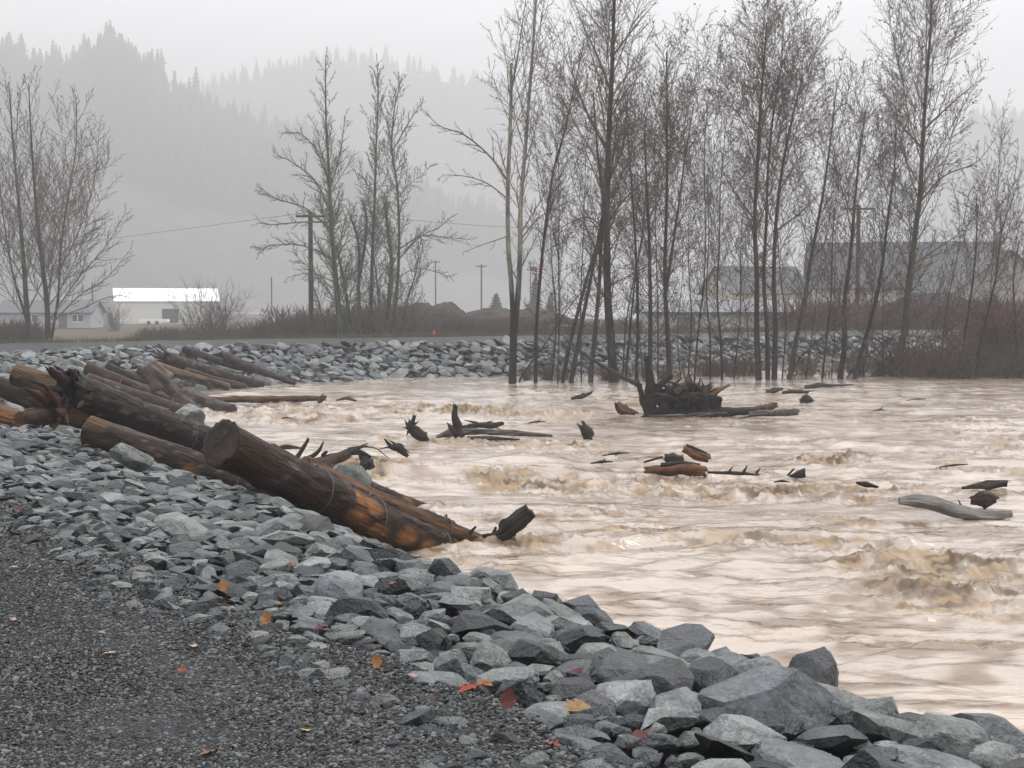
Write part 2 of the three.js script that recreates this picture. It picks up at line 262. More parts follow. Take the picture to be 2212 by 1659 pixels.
function seen(p) { const c = Math.cos(PITCH), s = Math.sin(PITCH), y = p.y - EYE, zc = -(p.z * c - -y * s), yc = y * c - p.z * -s * -1; if (-p.z < 1) return 0; const u = p.x / -p.z, v = (y) / -p.z; const px = CX + u * FPX, py = HORIZON - v * FPX; return px > -60 && px < 2272 && py < 1720 && py > 0 ? 1 / -p.z : 0; }
function scatter(seed, s0, s1, sizeAt, o0, o1At, tries, list, lift) {  // dart throwing, larger stones first
  const R = rng(seed), cell = 0.55, grid = new Map(), key = (x, z) => Math.floor(x / cell) * 100003 + Math.floor(z / cell);
  for (let pass = 0; pass < 3; pass++) for (let k = 0; k < tries[pass]; k++) {
    const s = lerp(s0, s1, R()), o1 = o1At(s), o = lerp(o0, o1, R()); const r = sizeAt(o, s, pass, R); if (!r) continue; const p = onBank(s, o); let ok = true; const reach = 1;
    for (let i = -reach; i <= reach && ok; i++) for (let j = -reach; j <= reach && ok; j++) { const c = grid.get(key(p.x + i * cell, p.z + j * cell)); if (c) for (const q of c) { const d = Math.hypot(q[0] - p.x, q[1] - p.z); if (d < (q[2] + r) * 0.74) { ok = false; break; } } }
    if (!ok) continue; const kk = key(p.x, p.z); grid.has(kk) ? grid.get(kk).push([p.x, p.z, r]) : grid.set(kk, [[p.x, p.z, r]]);
    const n = bankNormal(p).add(V((R() - 0.5) * 0.85, 0, (R() - 0.5) * 0.85)).normalize();
    const q = new THREE.Quaternion().setFromUnitVectors(V(0, 1, 0), n).multiply(new THREE.Quaternion().setFromAxisAngle(V(0, 1, 0), R() * 6.283));
    const toneR = R(); list.push({ p: p.add(V(0, r * (lift + 0.25 * (R() - 0.3)), 0)), q, r: r * (1.02 + 0.12 * R()), sy: (0.8 + 0.6 * R()) * lerp(1, 0.66, sstep(26, 32, s)) * (s > 50 ? 1.3 : 1), v: Math.floor(R() * 28), t: Math.floor(toneR * tones.length) });
  }
}
function riprap(name, label, list, nSingle, hi) {
  const root = thing(name, V(0, 0, 0), label, 'stone bank', null, 'structure');
  list.forEach(s => { s.w = s.r * seen(s.p); }); list.sort((a, b) => b.w - a.w);
  list.slice(0, nSingle).forEach(s => { const m = mesh('stone', (hi ? rockHi : rockLo)[s.v % (hi ? 28 : 10)], stoneMats[s.t], root); m.position.copy(s.p); m.quaternion.copy(s.q); m.scale.set(s.r, s.r * s.sy, s.r); });
  const rest = list.slice(nSingle), fill = new THREE.Group(); fill.name = 'smaller_stones'; tag(fill, null, null, null, 'stuff'); root.add(fill);
  for (let v = 0; v < 10; v++) {
    const mine = rest.filter(s => s.v % 10 === v); if (!mine.length) continue; const im = shade(new THREE.InstancedMesh(rockLo[v], M.stone, mine.length)); im.name = 'smaller_stones'; im.userData.kind = 'stuff';
    mine.forEach((s, k) => { dummy.position.copy(s.p); dummy.quaternion.copy(s.q); dummy.scale.set(s.r, s.r * s.sy, s.r); dummy.updateMatrix(); im.setMatrixAt(k, dummy.matrix); im.setColorAt(k, lin(...tones[s.t])); }); fill.add(im);
  }
  return root;
}
const nearList = [], farList = [];
const SNEAR = 50;
scatter(21, 8, SNEAR, (o, s, pass, R) => {
  const e = sstep(0.1, 1.5, o); if (pass === 0) return o < 0.3 ? 0 : lerp(0.12, 0.25, R() * R()) * lerp(0.55, 1, e) * (s > 30 ? 0.76 : lerp(1.12, 0.76, sstep(23, 30, s))); if (pass === 1) return o < -0.05 ? 0 : lerp(0.07, 0.13, R()) * lerp(0.6, 1, e);
  return (o < 0.1 && R() < 0.75 ? 0 : lerp(0.03, 0.07, R()) * lerp(0.6, 1.15, e));
}, -0.3, s => { const [c, k] = bench(s); return c + (1.5 - 0.1 * c) / k; }, [9000, 22000, 60000], nearList, 0.12);
const nearBank = riprap('riprap_bank', 'grey green angular riprap stones along the near river edge', nearList, 290, true);
scatter(22, SNEAR, 185, (o, s, pass, R) => { if (o < 0.25) return 0; return pass === 0 ? lerp(0.2, 0.32, R()) : pass === 1 ? lerp(0.13, 0.2, R()) : lerp(0.07, 0.13, R()); }, 0, s => { const [c, k] = bench(s); return Math.min(11, c + (1.55 - 0.1 * c) / k); }, [9000, 14000, 20000], farList, 0.05);
riprap('riprap_bank', 'grey riprap stones lining the far levee behind the flooded trees', farList, 260, false);
function boulder(px, py, d, r, sc, tone, seed, rotY, label, rz = 0) {
  const m = mesh('stone', rockGeo(seed, 8, sc[1], 0.03), stoneMats[tone], nearBank); m.position.copy(P(px, py, d)); m.rotation.set(0, rotY, rz); m.scale.set(r * sc[0], r, r * sc[2]); if (label) m.userData.label = label; return m;
}
boulder(748, 1050, 18.2, 0.36, [0.8, 1.15, 0.8], 6, 901, 0.4, 'pale green boulder wedged behind the nearest log', 0.15);
boulder(385, 925, 21.5, 0.46, [1.1, 0.7, 0.8], 8, 907, 2.1, 'long pale green boulder behind the big dark log', -0.3);
boulder(283, 992, 14.4, 0.26, [1.3, 0.58, 0.9], 8, 913, 1.1, 'pale triangular slab leaning under the second log', -0.35);
boulder(1745, 1482, 6.75, 0.17, [1.1, 0.95, 0.9], 3, 923, 0.9, 'dark rounded boulder standing out against the water', 0.25);
boulder(470, 1105, 13.2, 0.25, [1.2, 0.8, 0.9], 4, 931, 1.9, null, 0.1);

// loose gravel on the path
{
  const R = rng(5), groups = [[], [], []];
  for (let k = 0; k < 230000; k++) {
    const z = -lerp(4.3, 15, Math.pow(R(), 1.6)), x = z * (0.40 - R() * 0.5), [o] = [(x - 0.2) * 0.82 - (z + 4.87) * 0.571]; if (o > 0.06 + 0.2 * noise(x * 2, z * 2) || o < -4.5) continue; if (o > 0 && R() < 0.4) continue;
    const r = (0.0038 + 0.0068 * Math.pow(R(), 2.0)) * (R() < 0.025 ? 1.7 : 1) * (o > -0.7 ? 1.2 : 1), g = Math.pow(R(), 1.7); groups[k % 3].push([x, 0.012 + 0.012 * noise(x * 1.5, z * 1.5) + r * 0.2, z, r, 0.012 + 0.13 * g * g]);
  }
  const gg = new THREE.Group(); gg.name = 'loose_gravel'; gg.userData.kind = 'stuff'; path.add(gg);
  groups.forEach((list, v) => { const im = shade(new THREE.InstancedMesh(rockGeo(400 + v, 1, 0.65, 0.02), M.pebble, list.length)); im.name = 'loose_gravel'; im.userData.kind = 'stuff'; list.forEach(([x, y, z, r, g], k) => { dummy.position.set(x, y, z); dummy.rotation.set((R() - 0.5) * 0.8, R() * 6.28, (R() - 0.5) * 0.8); dummy.scale.set(r, r * (0.7 + 0.5 * R()), r); dummy.updateMatrix(); im.setMatrixAt(k, dummy.matrix); im.setColorAt(k, lin(g * 0.96, g, g * 1.03)); }); gg.add(im); });
}

// ------------------------------------------------------------------ the flooded river
const bands = [
  [[[780, 1005], [900, 1022], [1050, 1030]], 0.9, 1.4], [[[1050, 1030], [1250, 1058], [1500, 1068], [1780, 1052]], 0.8, 0.9],
  [[[1540, 1165], [1700, 1195], [1900, 1215], [2212, 1238], [2500, 1250]], 1.25, 0.62], [[[640, 905], [850, 893], [1100, 886], [1260, 906]], 1.4, 0.75],
  [[[1640, 965], [1800, 1000], [1990, 1022]], 0.9, 0.7], [[[1840, 1085], [1990, 1105]], 0.6, 0.7], [[[1080, 1178], [1230, 1200], [1350, 1215]], 0.45, 0.6], [[[1180, 985], [1330, 985]], 0.5, 0.5], [[[1480, 905], [1560, 905]], 0.8, 0.4],
  [[[1900, 1290], [2300, 1320]], 0.7, 0.35], [[[1880, 1050], [2200, 1065]], 0.6, 0.5], [[[1180, 1245], [1290, 1250]], 0.25, 0.5],
  [[[1250, 1030], [1600, 1036], [1900, 1060]], 0.7, 0.6], [[[960, 1100], [1420, 1112]], 0.35, 0.4], [[[1300, 1160], [1600, 1150]], 0.35, 0.5], [[[1700, 1122], [2300, 1150]], 0.5, 0.55], [[[1450, 1232], [1700, 1262], [2300, 1290]], 0.4, 0.5], [[[850, 950], [1260, 962]], 0.6, 0.5], [[[1700, 955], [2300, 985]], 0.8, 0.4], [[[600, 872], [900, 878]], 0.7, 0.45], [[[1500, 1340], [1900, 1370], [2300, 1400]], 0.3, 0.35], [[[1000, 1215], [1250, 1265]], 0.25, 0.4],
].map(([l, w, a]) => [l.map(([x, y]) => { const p = Wt(x, y); return [p.x, p.z]; }), w, a]);
function turbulence(x, z) {
  let m = 0; for (const [l, w, a] of bands) for (let k = 0; k < l.length - 1; k++) { const [ax, az] = l[k], [bx, bz] = l[k + 1], dx = bx - ax, dz = bz - az, t = clamp(((x - ax) * dx + (z - az) * dz) / (dx * dx + dz * dz), 0, 1), ex = x - ax - dx * t, ez = z - az - dz * t; m = Math.max(m, a * Math.exp(-(ex * ex + ez * ez) / (w * w))); }
  return m;
}
function waterAt(x, z) {                                               // [height, foam]
  const wx = x + 0.5 * noise(x * 0.35, z * 0.35, 4), wz = z + 0.5 * noise(x * 0.35, z * 0.35, 9);
  const A0 = turbulence(x, z), patch = fbm(x * 0.16 + 3, z * 0.16, 2, 3), A = clamp(A0 * (0.65 + 0.9 * noise(x * 0.7, z * 0.7, 31)) + (0.12 + 0.3 * sstep(12, 16, -z) * sstep(46, 36, -z)) * sstep(0.0, 0.4, patch + 0.5 * noise(x * 0.9, z * 1.4, 33)), 0, 1.5);
  const calm = lerp(1, 0.3, sstep(46, 55, -z)) * lerp(0.45, 1, sstep(-0.35, 0.25, fbm(x * 0.22 + 9, z * 0.3, 3, 3) + 0.25 * A0));
  let h = calm * (0.045 * noise(wx * 0.7, wz * 2.1, 1) + 0.030 * noise(wx * 1.5 + wz * 0.5, wz * 4.6, 2) + 0.016 * noise(wx * 3.1 - wz * 0.8, wz * 9.5, 5) + 0.011 * noise(wx * 6, wz * 16, 6)) + 0.05 * noise(wx * 0.33, wz * 0.6, 7);
  h += calm * 0.03 * Math.pow(Math.max(0, noise(wx * 1.2, wz * 3.2, 8)), 2) * 2;
  const far = clamp(-z / 25, 0.7, 1.3);
  if (A > 0.02) {
    const b1 = 1 - Math.abs(noise(wx * 1.3, wz * 1.7, 11)), b2 = 1 - Math.abs(noise(wx * 3.3, wz * 3.6, 12)), b3 = noise(wx * 8, wz * 8, 13), b4 = noise(wx * 17, wz * 17, 14), b5 = noise(wx * 33, wz * 33, 15);
    const e = A * far * (0.14 * b1 * b1 * b1 + 0.13 * b2 * b2 * b1 + 0.085 * b3 * b2 + 0.075 * b4 * b2 + 0.045 * b5 - 0.05); h += 0.2 * Math.tanh(e / 0.2);
  }
  return [h, A];
}
{
  const NU = 720, rows = []; for (let z = 6; z < 92; z *= 1.0046) rows.push(z);
  const p = [], c = [], u = [], idx = [], fidx = [], F = [];
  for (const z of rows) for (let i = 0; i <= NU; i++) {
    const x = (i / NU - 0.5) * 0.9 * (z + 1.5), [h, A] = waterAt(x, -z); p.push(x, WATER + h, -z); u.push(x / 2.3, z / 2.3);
    const f = clamp(A * (0.95 + 1.0 * noise(x * 4, z * 4, 20)) + 0.35 * sstep(0.25, 0.7, fbm(x * 0.9, z * 1.8, 7, 4)), 0, 1), d = 1 + 0.25 * fbm(x * 0.5, z * 0.9, 40, 4); F.push(f);
    const st = sstep(0.1, 0.55, fbm(x * 0.8 + 5, z * 2.2, 61, 4) + 0.5 * fbm(x * 3, z * 7, 62, 2) + 0.35 * Math.max(0, noise(x * 2.4, z * 8.5, 63))), tr = sstep(-0.45, 0.45, noise(x * 4, z * 7, 51) + 0.6 * noise(x * 13, z * 17, 52)); c.push(lerp(lerp(0.39, 0.18, st), lerp(0.085, 0.28, tr), f) * d, lerp(lerp(0.325, 0.12, st), lerp(0.054, 0.192, tr), f) * d, lerp(lerp(0.268, 0.076, st), lerp(0.03, 0.108, tr), f) * d);  // silt streaks, plus short strokes that paint the dark wavelet faces into the colour
  }
  for (let j = 0; j < rows.length - 1; j++) for (let i = 0; i < NU; i++) { const a = j * (NU + 1) + i, b = a + 1, d = a + NU + 1, e = d + 1; (F[a] + F[e] > 0.85 ? fidx : idx).push(a, b, d, b, e, d); }
  const b = p.length / 3; for (const [x, z] of [[-40, 40], [130, 40], [130, -140], [-40, -140]]) { p.push(x, WATER - 0.3, z); c.push(0.3, 0.235, 0.185); u.push(x / 2.3, -z / 2.3); } idx.push(b, b + 1, b + 2, b, b + 2, b + 3);
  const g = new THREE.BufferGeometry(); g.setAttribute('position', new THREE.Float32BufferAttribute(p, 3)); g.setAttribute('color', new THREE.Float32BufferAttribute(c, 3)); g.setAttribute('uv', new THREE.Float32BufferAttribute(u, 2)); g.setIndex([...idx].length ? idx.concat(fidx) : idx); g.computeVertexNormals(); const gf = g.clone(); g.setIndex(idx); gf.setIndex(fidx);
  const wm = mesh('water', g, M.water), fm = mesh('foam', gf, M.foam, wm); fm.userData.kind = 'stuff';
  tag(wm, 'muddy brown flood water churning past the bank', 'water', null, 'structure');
}

// ------------------------------------------------------------------ hills with their forest
function conifer(seed, h, w, color) {
  const R = rng(seed), G = new Geo(), layers = 15; G.tube([V(0, 0, 0), V(0, h * 0.5, 0), V(0, h, 0)], [w * 0.06, w * 0.04, 0.02], 5, [0.05, 0.04, 0.03]);
  for (let k = 0; k < layers; k++) { const t = k / layers, y = h * (0.1 + 0.9 * t), r = w * 0.5 * Math.pow(1 - t, 0.8) * (0.8 + 0.45 * R()) + 0.15, n = 9;
    for (let j = 0; j < n; j++) { const a = (j + R()) / n * 6.283, L = r * (0.6 + 0.6 * R()), d = V(Math.cos(a), 0, Math.sin(a)), s = V(-d.z, 0, d.x).multiplyScalar(L * 0.28), c = color.map(q => q * (0.7 + 0.6 * R()));
      const b = G.p.length / 3, tip = V(d.x * L, y - L * 0.42, d.z * L), m1 = V(d.x * L * 0.5 + s.x, y - L * 0.3, d.z * L * 0.5 + s.z), m2 = V(d.x * L * 0.5 - s.x, y - L * 0.3, d.z * L * 0.5 - s.z), top = V(0, y + h / layers * 0.9, 0);
      for (const q of [top, m1, tip, m2]) { G.p.push(q.x, q.y, q.z); G.n.push(d.x, 0.6, d.z); G.c.push(...c); G.u.push(0, 0); } G.i.push(b, b + 1, b + 2, b, b + 2, b + 3); } }
  return G.build();
}
const coniferGeos = [0, 1, 2, 3].map(k => conifer(60 + k, 22, 11, [0.035, 0.045, 0.032]));
const hillMat = std({ color: lin(0.17, 0.145, 0.14), map: soilMap, roughness: 1 });
const ridgeY = (l, x) => { let k = 0; while (k < l.length - 2 && x > l[k + 1][0]) k++; const [a, b] = [l[k], l[k + 1]]; return lerp(a[1], b[1], sstep(0, 1, (x - a[0]) / (b[0] - a[0]))); };
function hill(label, forestLabel, ridge, dFoot, dRidge, seed, nTrees, scale) {
  const x0 = ridge[0][0], x1 = ridge[ridge.length - 1][0], nx = 90, ny = 14, p = [], u = [], idx = [], R = rng(seed);
  const at = (x, t) => { const q = P(x, ridgeY(ridge, x), dRidge), top = Math.max(q.y, FIELD), d = lerp(dFoot, dRidge, Math.min(t, 1)), s = d / dRidge; const rise = t <= 1 ? Math.pow(t, 0.8) : 1 - (t - 1) * 0.6; const X = q.x * s; return V(X, FIELD - 0.5 + (top - FIELD + 0.5) * rise + 3 * noise(X * 0.02, d * 0.02, seed) * Math.min(1, t * 2) * (t > 0.95 ? 0.3 : 1), -(t <= 1 ? d : dRidge + (t - 1) * 160)); };
  for (let j = 0; j <= ny; j++) for (let i = 0; i <= nx; i++) { const q = at(lerp(x0, x1, i / nx), j / ny * 1.25); p.push(q.x, q.y, q.z); u.push(q.x / 30, q.z / 30); }
  for (let j = 0; j < ny; j++) for (let i = 0; i < nx; i++) { const a = j * (nx + 1) + i, b = a + 1, c = a + nx + 1, d = c + 1; idx.push(a, b, c, b, d, c); }
  const g = new THREE.BufferGeometry(); g.setAttribute('position', new THREE.Float32BufferAttribute(p, 3)); g.setAttribute('uv', new THREE.Float32BufferAttribute(u, 2)); g.setIndex(idx); g.computeVertexNormals();
  tag(mesh('hill', g, hillMat), label, 'hill', null, 'structure');
  const grp = thing('forest', V(0, 0, 0), forestLabel, 'forest', null, 'stuff'), lists = [[], [], [], []];
  for (let k = 0; k < nTrees; k++) { const q = at(lerp(x0, x1, R()), 0.38 + 0.62 * Math.pow(R(), 0.8)); lists[k & 3].push([q, scale * (0.5 + 0.4 * R())]); }
  lists.forEach((l, v) => { const im = shade(new THREE.InstancedMesh(coniferGeos[v], M.tree, l.length)); im.name = 'conifers'; im.userData.kind = 'stuff'; l.forEach(([q, s], k) => { dummy.position.copy(q); dummy.rotation.set(0, k * 2.4, 0); dummy.scale.set(s, s * (0.85 + 0.4 * R()), s); dummy.updateMatrix(); im.setMatrixAt(k, dummy.matrix); }); grp.add(im); });
  return at;
}
const H1 = [[-900, 60], [-300, 110], [0, 170], [60, 190], [130, 205], [230, 150], [330, 200], [400, 270], [500, 310], [640, 350], [800, 430], [1000, 520], [1200, 600]];
const H2 = [[150, 330], [330, 250], [430, 200], [560, 165], [700, 135], [800, 138], [900, 160], [1000, 180], [1100, 205], [1300, 270], [1600, 340], [1900, 390], [2300, 430]];
const H3 = [[1850, 560], [1980, 430], [2060, 350], [2130, 300], [2212, 300], [2400, 240], [2900, 160]];
const onHill1 = hill('steep dark wooded hillside fading into fog on the left', 'foggy conifer forest covering the left hillside', H1, 660, 960, 1, 4200, 1.6);
hill('pale distant wooded ridge almost lost in fog behind the valley', 'faint conifer forest on the distant pale ridge', H2, 1100, 1430, 2, 3400, 1.0);
hill('misty wooded slope rising at the right edge', 'misty conifers on the slope at the right edge', H3, 860, 1100, 3, 1300, 1.6);
[[22, 66, 'broadest tall conifer at the far left end of the foggy ridge'], [48, 70, 'twin topped conifer just right of the broadest ridge conifer'], [116, 85, 'narrow pointed conifer standing apart in the dip of the left ridge'], [160, 96, 'shorter conifer left of the tallest ridge group'], [188, 82, 'dense conifer in the middle of the left ridge top'], [235, 72, 'tallest pointed conifer crowning the left foggy ridge'], [278, 92, 'pointed conifer right of the tallest ridge conifer'], [312, 112, 'lowest conifer where the left ridge begins to drop'], [378, 150, 'lone faint conifer halfway down the dropping ridge'], [425, 142, 'rounded faint conifer at the right end of the left ridge']].forEach(([x, y, label], k) => {
  const q = onHill1(x, 1), top = P(x, y, -q.z), h = Math.max(26, top.y - q.y), g = thing('conifer_tree', q, label, 'conifer'); const geo = conifer(80 + k, h, h * (k < 2 ? 0.62 : 0.48), [0.03, 0.04, 0.03]); mesh('crown', geo, M.tree, g); const t = new Geo(); t.tube([V(0, -1, 0), V(0, h * 0.3, 0)], [0.35, 0.3], 6, [0.05, 0.04, 0.03]); mesh('trunk', t.build(), M.tree, g);
});

// ------------------------------------------------------------------ buildings beyond the levee
function gable(name, label, category, pos, rot, w, d, eave, ridge, wallC, roofC, over = 0.35, openings = [], rough = 0.6) {
  const g = thing(name, pos, label, category); g.rotation.y = rot;
  const sh = new THREE.Shape([[-d / 2, 0], [d / 2, 0], [d / 2, eave], [0, ridge], [-d / 2, eave]].map(q => new THREE.Vector2(...q)));
  const wg = new THREE.ExtrudeGeometry(sh, { depth: w, bevelEnabled: false }); wg.rotateY(Math.PI / 2); wg.translate(-w / 2, 0, 0); mesh('wall', wg, std({ color: lin(...wallC), roughness: 0.8 }), g);
  const sl = Math.atan2(ridge - eave, d / 2), L = Math.hypot(ridge - eave, d / 2) + over, rm = std({ color: lin(...roofC), roughness: rough });
  for (const s of [-1, 1]) { const rg = new THREE.BoxGeometry(w + 2 * over, 0.14, L); rg.translate(0, 0.08, L / 2); rg.rotateX(sl); if (s < 0) rg.rotateY(Math.PI); rg.translate(0, ridge, 0); const r = mesh('roof', rg, rm, g);
    for (let k = 1; k < w / 1.2; k++) { const q = new THREE.BoxGeometry(0.05, 0.05, L - 0.1); q.translate(-w / 2 + k * 1.2, 0.172, L / 2); q.rotateX(sl); if (s < 0) q.rotateY(Math.PI); q.translate(0, ridge, 0); if (rough < 0.55) mesh('roof_seam', q, rm, r); } }
  for (const [kind, face, x, y, ow, oh, c] of openings) { const og = new THREE.BoxGeometry(ow, oh, 0.08), o = mesh(kind, og, std({ color: lin(...c), roughness: 0.35 }), g); if (face === 'front') o.position.set(x, y, d / 2 + 0.02); else { o.rotation.y = face === 'left' ? -Math.PI / 2 : Math.PI / 2; o.position.set((face === 'left' ? -1 : 1) * (w / 2 + 0.02), y, x); }
    if (kind === 'window') { const f = mesh('frame', mergeGeometries([new THREE.BoxGeometry(ow + 0.2, 0.1, 0.06), new THREE.BoxGeometry(ow + 0.2, 0.1, 0.06), new THREE.BoxGeometry(0.1, oh, 0.06)].map((b, i) => (b.translate(0, i === 0 ? oh / 2 + 0.05 : i === 1 ? -oh / 2 - 0.05 : 0, 0.05), b))), std({ color: lin(0.7, 0.7, 0.68), roughness: 0.6 }), o); } }
  return g;
}
const ground = (px, d) => { const q = P(px, 660, d); q.y = FIELD + 0.05; return q; };
gable('white_barn', 'long white metal barn with a bright roof standing in the field', 'barn', ground(358, 216), 0.3, 15.2, 8.6, 3.35, 5.25, [0.62, 0.62, 0.58], [0.88, 0.88, 0.89], 0.2, [['door', 'front', 0.4, 1.2, 2.4, 2.1, [0.06, 0.06, 0.065]], ['window', 'left', 0, 2.6, 1, 0.8, [0.1, 0.1, 0.1]]], 0.45);
{ const g = thing('parked_trailer', ground(333, 204), 'low white covered trailer parked before the white barn', 'trailer'); mesh('body', new THREE.BoxGeometry(4, 0.45, 1.8).translate(0, 0.55, 0), std({ color: lin(0.8, 0.8, 0.8), roughness: 0.4 }), g); for (const s of [-1, 1]) { const w = mesh('wheel', new THREE.CylinderGeometry(0.28, 0.28, 0.2, 14).rotateX(Math.PI / 2), std({ color: lin(0.03, 0.03, 0.03) }), g); w.position.set(s * 0.6, 0.28, 0.92); } }
gable('grey_house', 'low dark roofed house behind the left bare trees', 'house', ground(112, 175), 0.06, 11, 7, 1.9, 3.3, [0.35, 0.35, 0.37], [0.10, 0.10, 0.115], 0.4, [['door', 'front', 2.2, 0.95, 1, 1.9, [0.08, 0.08, 0.09]], ['window', 'front', -1.5, 1.2, 1.4, 0.8, [0.05, 0.05, 0.06]], ['window', 'front', 4, 1.2, 1.2, 0.8, [0.05, 0.05, 0.06]]]);
gable('farm_house', 'large cream house with a broad grey roof behind the right trees', 'house', ground(1948, 162), -0.14, 20.5, 12, 4.9, 9.9, [0.44, 0.41, 0.34], [0.055, 0.055, 0.06], 0.6, [['window', 'front', -5, 2.2, 1.2, 1.3, [0.05, 0.05, 0.06]], ['window', 'front', -1.8, 2.2, 1.2, 1.3, [0.05, 0.05, 0.06]], ['window', 'front', 2, 2.2, 1.2, 1.3, [0.05, 0.05, 0.06]]]);
gable('house_wing', 'front gabled grey wing of the house at the right edge', 'house', ground(2115, 148), Math.PI / 2 + 0.16, 12, 11.3, 4.2, 8.2, [0.26, 0.25, 0.23], [0.06, 0.06, 0.065], 0.5, [['window', 'left', -1.6, 2.1, 1.2, 1.2, [0.05, 0.05, 0.06]], ['window', 'left', 1.6, 2.1, 1.2, 1.2, [0.05, 0.05, 0.06]], ['window', 'right', 0, 4.6, 0.9, 0.8, [0.05, 0.05, 0.06]]]);
gable('cream_shed', 'small cream gabled shed left of the big grey roofed house', 'shed', ground(1630, 165), 0.25, 9.6, 9, 4.2, 7.2, [0.52, 0.50, 0.40], [0.08, 0.08, 0.085], 0.4, [['window', 'front', -1, 2, 1.2, 1.1, [0.06, 0.06, 0.07]]]);
gable('long_low_shed', 'long low pale shed with a white roof edge behind the trees', 'shed', ground(1545, 100), 0.02, 10.5, 5, 2.25, 3.0, [0.42, 0.42, 0.40], [0.16, 0.165, 0.18], 0.3, [['door', 'front', -2.4, 1, 1.2, 1.9, [0.12, 0.12, 0.12]]], 0.45);

// dirt mounds
function mound(px, d, w, h, dep, label, seed, c) {
  const g = new THREE.SphereGeometry(1, 48, 24, 0, 6.2832, 0, Math.PI / 2), p = g.attributes.position; for (let k = 0; k < p.count; k++) { const x = p.getX(k), y = p.getY(k), z = p.getZ(k), n = 1 + 0.22 * fbm(x * 2.2 + seed, y * 2, z * 2, 4); p.setXYZ(k, x * w * n, Math.pow(y, 1.3) * h * (1 + 0.3 * fbm(x * 3 + seed, z * 3, 1, 4)), z * dep * n); } g.computeVertexNormals();
  const m = mesh('dirt_mound', g, std({ color: lin(...c), map: soilMap, roughness: 1 })); m.position.copy(ground(px, d)); m.position.y -= 0.15; tag(m, label, 'dirt mound', null, 'structure');
}
mound(925, 104, 4.6, 3.3, 3.5, 'brown dirt mound beyond the levee right of the mossy trees', 3, [0.12, 0.095, 0.08]);
mound(1100, 108, 6.4, 2.7, 3.2, 'lower long dirt heap behind the pale twin trunks', 8, [0.13, 0.10, 0.085]);
mound(2010, 104, 6.5, 3.6, 3, 'dark gravel heap in front of the cream house', 14, [0.09, 0.08, 0.08]);
mound(1780, 103, 4.5, 2.2, 3, 'reddish earth bank before the cream house', 19, [0.15, 0.085, 0.07]);

// ------------------------------------------------------------------ poles, wires, flag
const poleMat = std({ color: lin(0.09, 0.08, 0.07), map: barkMap, roughness: 0.9 });
function pole(px, topY, d, r, arm, label) {
  const b = ground(px, d), top = P(px, topY, d), g = thing('utility_pole', b, label, 'utility pole'), h = top.y - b.y;
  mesh('post', new THREE.CylinderGeometry(r * 0.8, r, h, 12).translate(0, h / 2, 0), poleMat, g);
  if (arm) { mesh('crossarm', new THREE.BoxGeometry(arm, 0.13, 0.11).translate(0, h - 0.28, r + 0.06), poleMat, g); for (const s of [-0.46, -0.2, 0.2, 0.46]) mesh('insulator', new THREE.CylinderGeometry(0.035, 0.05, 0.16, 8).translate(s * arm, h - 0.13, r + 0.06), std({ color: lin(0.3, 0.3, 0.32), roughness: 0.3 }), g); }
  return top;
}
const p1 = pole(672, 458, 88, 0.17, 1.75, 'wooden utility pole with a crossarm left of the mossy tree clump');
const p2 = pole(1852, 443, 98, 0.17, 2.1, 'weathered utility pole half hidden among the right flooded trees');
pole(1040, 571, 190, 0.12, 1.4, 'thin distant utility pole right of the mossy clump'); pole(941, 562, 200, 0.11, 1.2, 'thin distant pole just above the dirt mound'); pole(587, 598, 200, 0.11, 0, 'thin bare pole in the fog left of the crossarm pole'); pole(200, 610, 200, 0.11, 0, 'thin faint pole behind the left bare trees');
function wire(a, b, sag, label) { const m = a.clone().lerp(b, 0.5); m.y -= sag; const G = new Geo(); G.tube(curve([a, m, b], 20), Array(21).fill(0.011), 4, [0.04, 0.04, 0.045]); tag(mesh('overhead_wire', G.build(), M.tree), label, 'wire'); }
{ const off = V(-0.5, -0.1, 0.2); wire(P(-250, 545, 130), p1.clone().add(off), 0.6, 'sagging overhead wire running left from the crossarm pole'); wire(p1.clone().add(V(0.6, -0.1, 0.2)), p2.clone().add(V(-0.8, -0.1, 0.2)), 1.3, 'overhead wire crossing from the left pole to the right pole'); }
{
  const b = ground(1146, 150), g = thing('flagpole', b, 'thin flagpole with a small striped flag before the conifers', 'flagpole'), top = P(1146, 566, 150), h = top.y - b.y; mesh('post', new THREE.CylinderGeometry(0.05, 0.07, h, 8).translate(0, h / 2, 0), M.steel, g);
  const fl = mesh('flag', new THREE.BoxGeometry(0.62, 0.46, 0.03).translate(0.36, h - 0.72, 0.05), std({ color: lin(0.06, 0.07, 0.2), roughness: 0.9 }), g);
  for (let k = 0; k < 7; k++) mesh('stripe', new THREE.BoxGeometry(0.9, 0.125, 0.03).translate(1.12 - (k < 4 ? 0 : 0.3), h - 0.52 - k * 0.125, 0.05 + 0.02 * Math.sin(k)), std({ color: k % 2 ? lin(0.7, 0.7, 0.7) : lin(0.45, 0.05, 0.05), roughness: 0.9 }), fl);
}
for (const [x, y, d, w, label] of [[1155, 598, 165, 0.55, 'dark young conifer behind the pale twin trunks'], [1072, 632, 165, 0.9, 'low bushy conifer left of the pale twin trunks'], [1190, 628, 168, 0.6, 'small conifer right of the dark young conifer']]) { const b = ground(x, d), h = P(x, y, d).y - b.y, g = thing('conifer_tree', b, label, 'conifer'); mesh('crown', conifer(x, h, h * w, [0.045, 0.055, 0.045]), M.tree, g); const t = new Geo(); t.tube([V(0, 0, 0), V(0, h * 0.3, 0)], [0.16, 0.12], 6, [0.05, 0.04, 0.03]); mesh('trunk', t.build(), M.tree, g); }
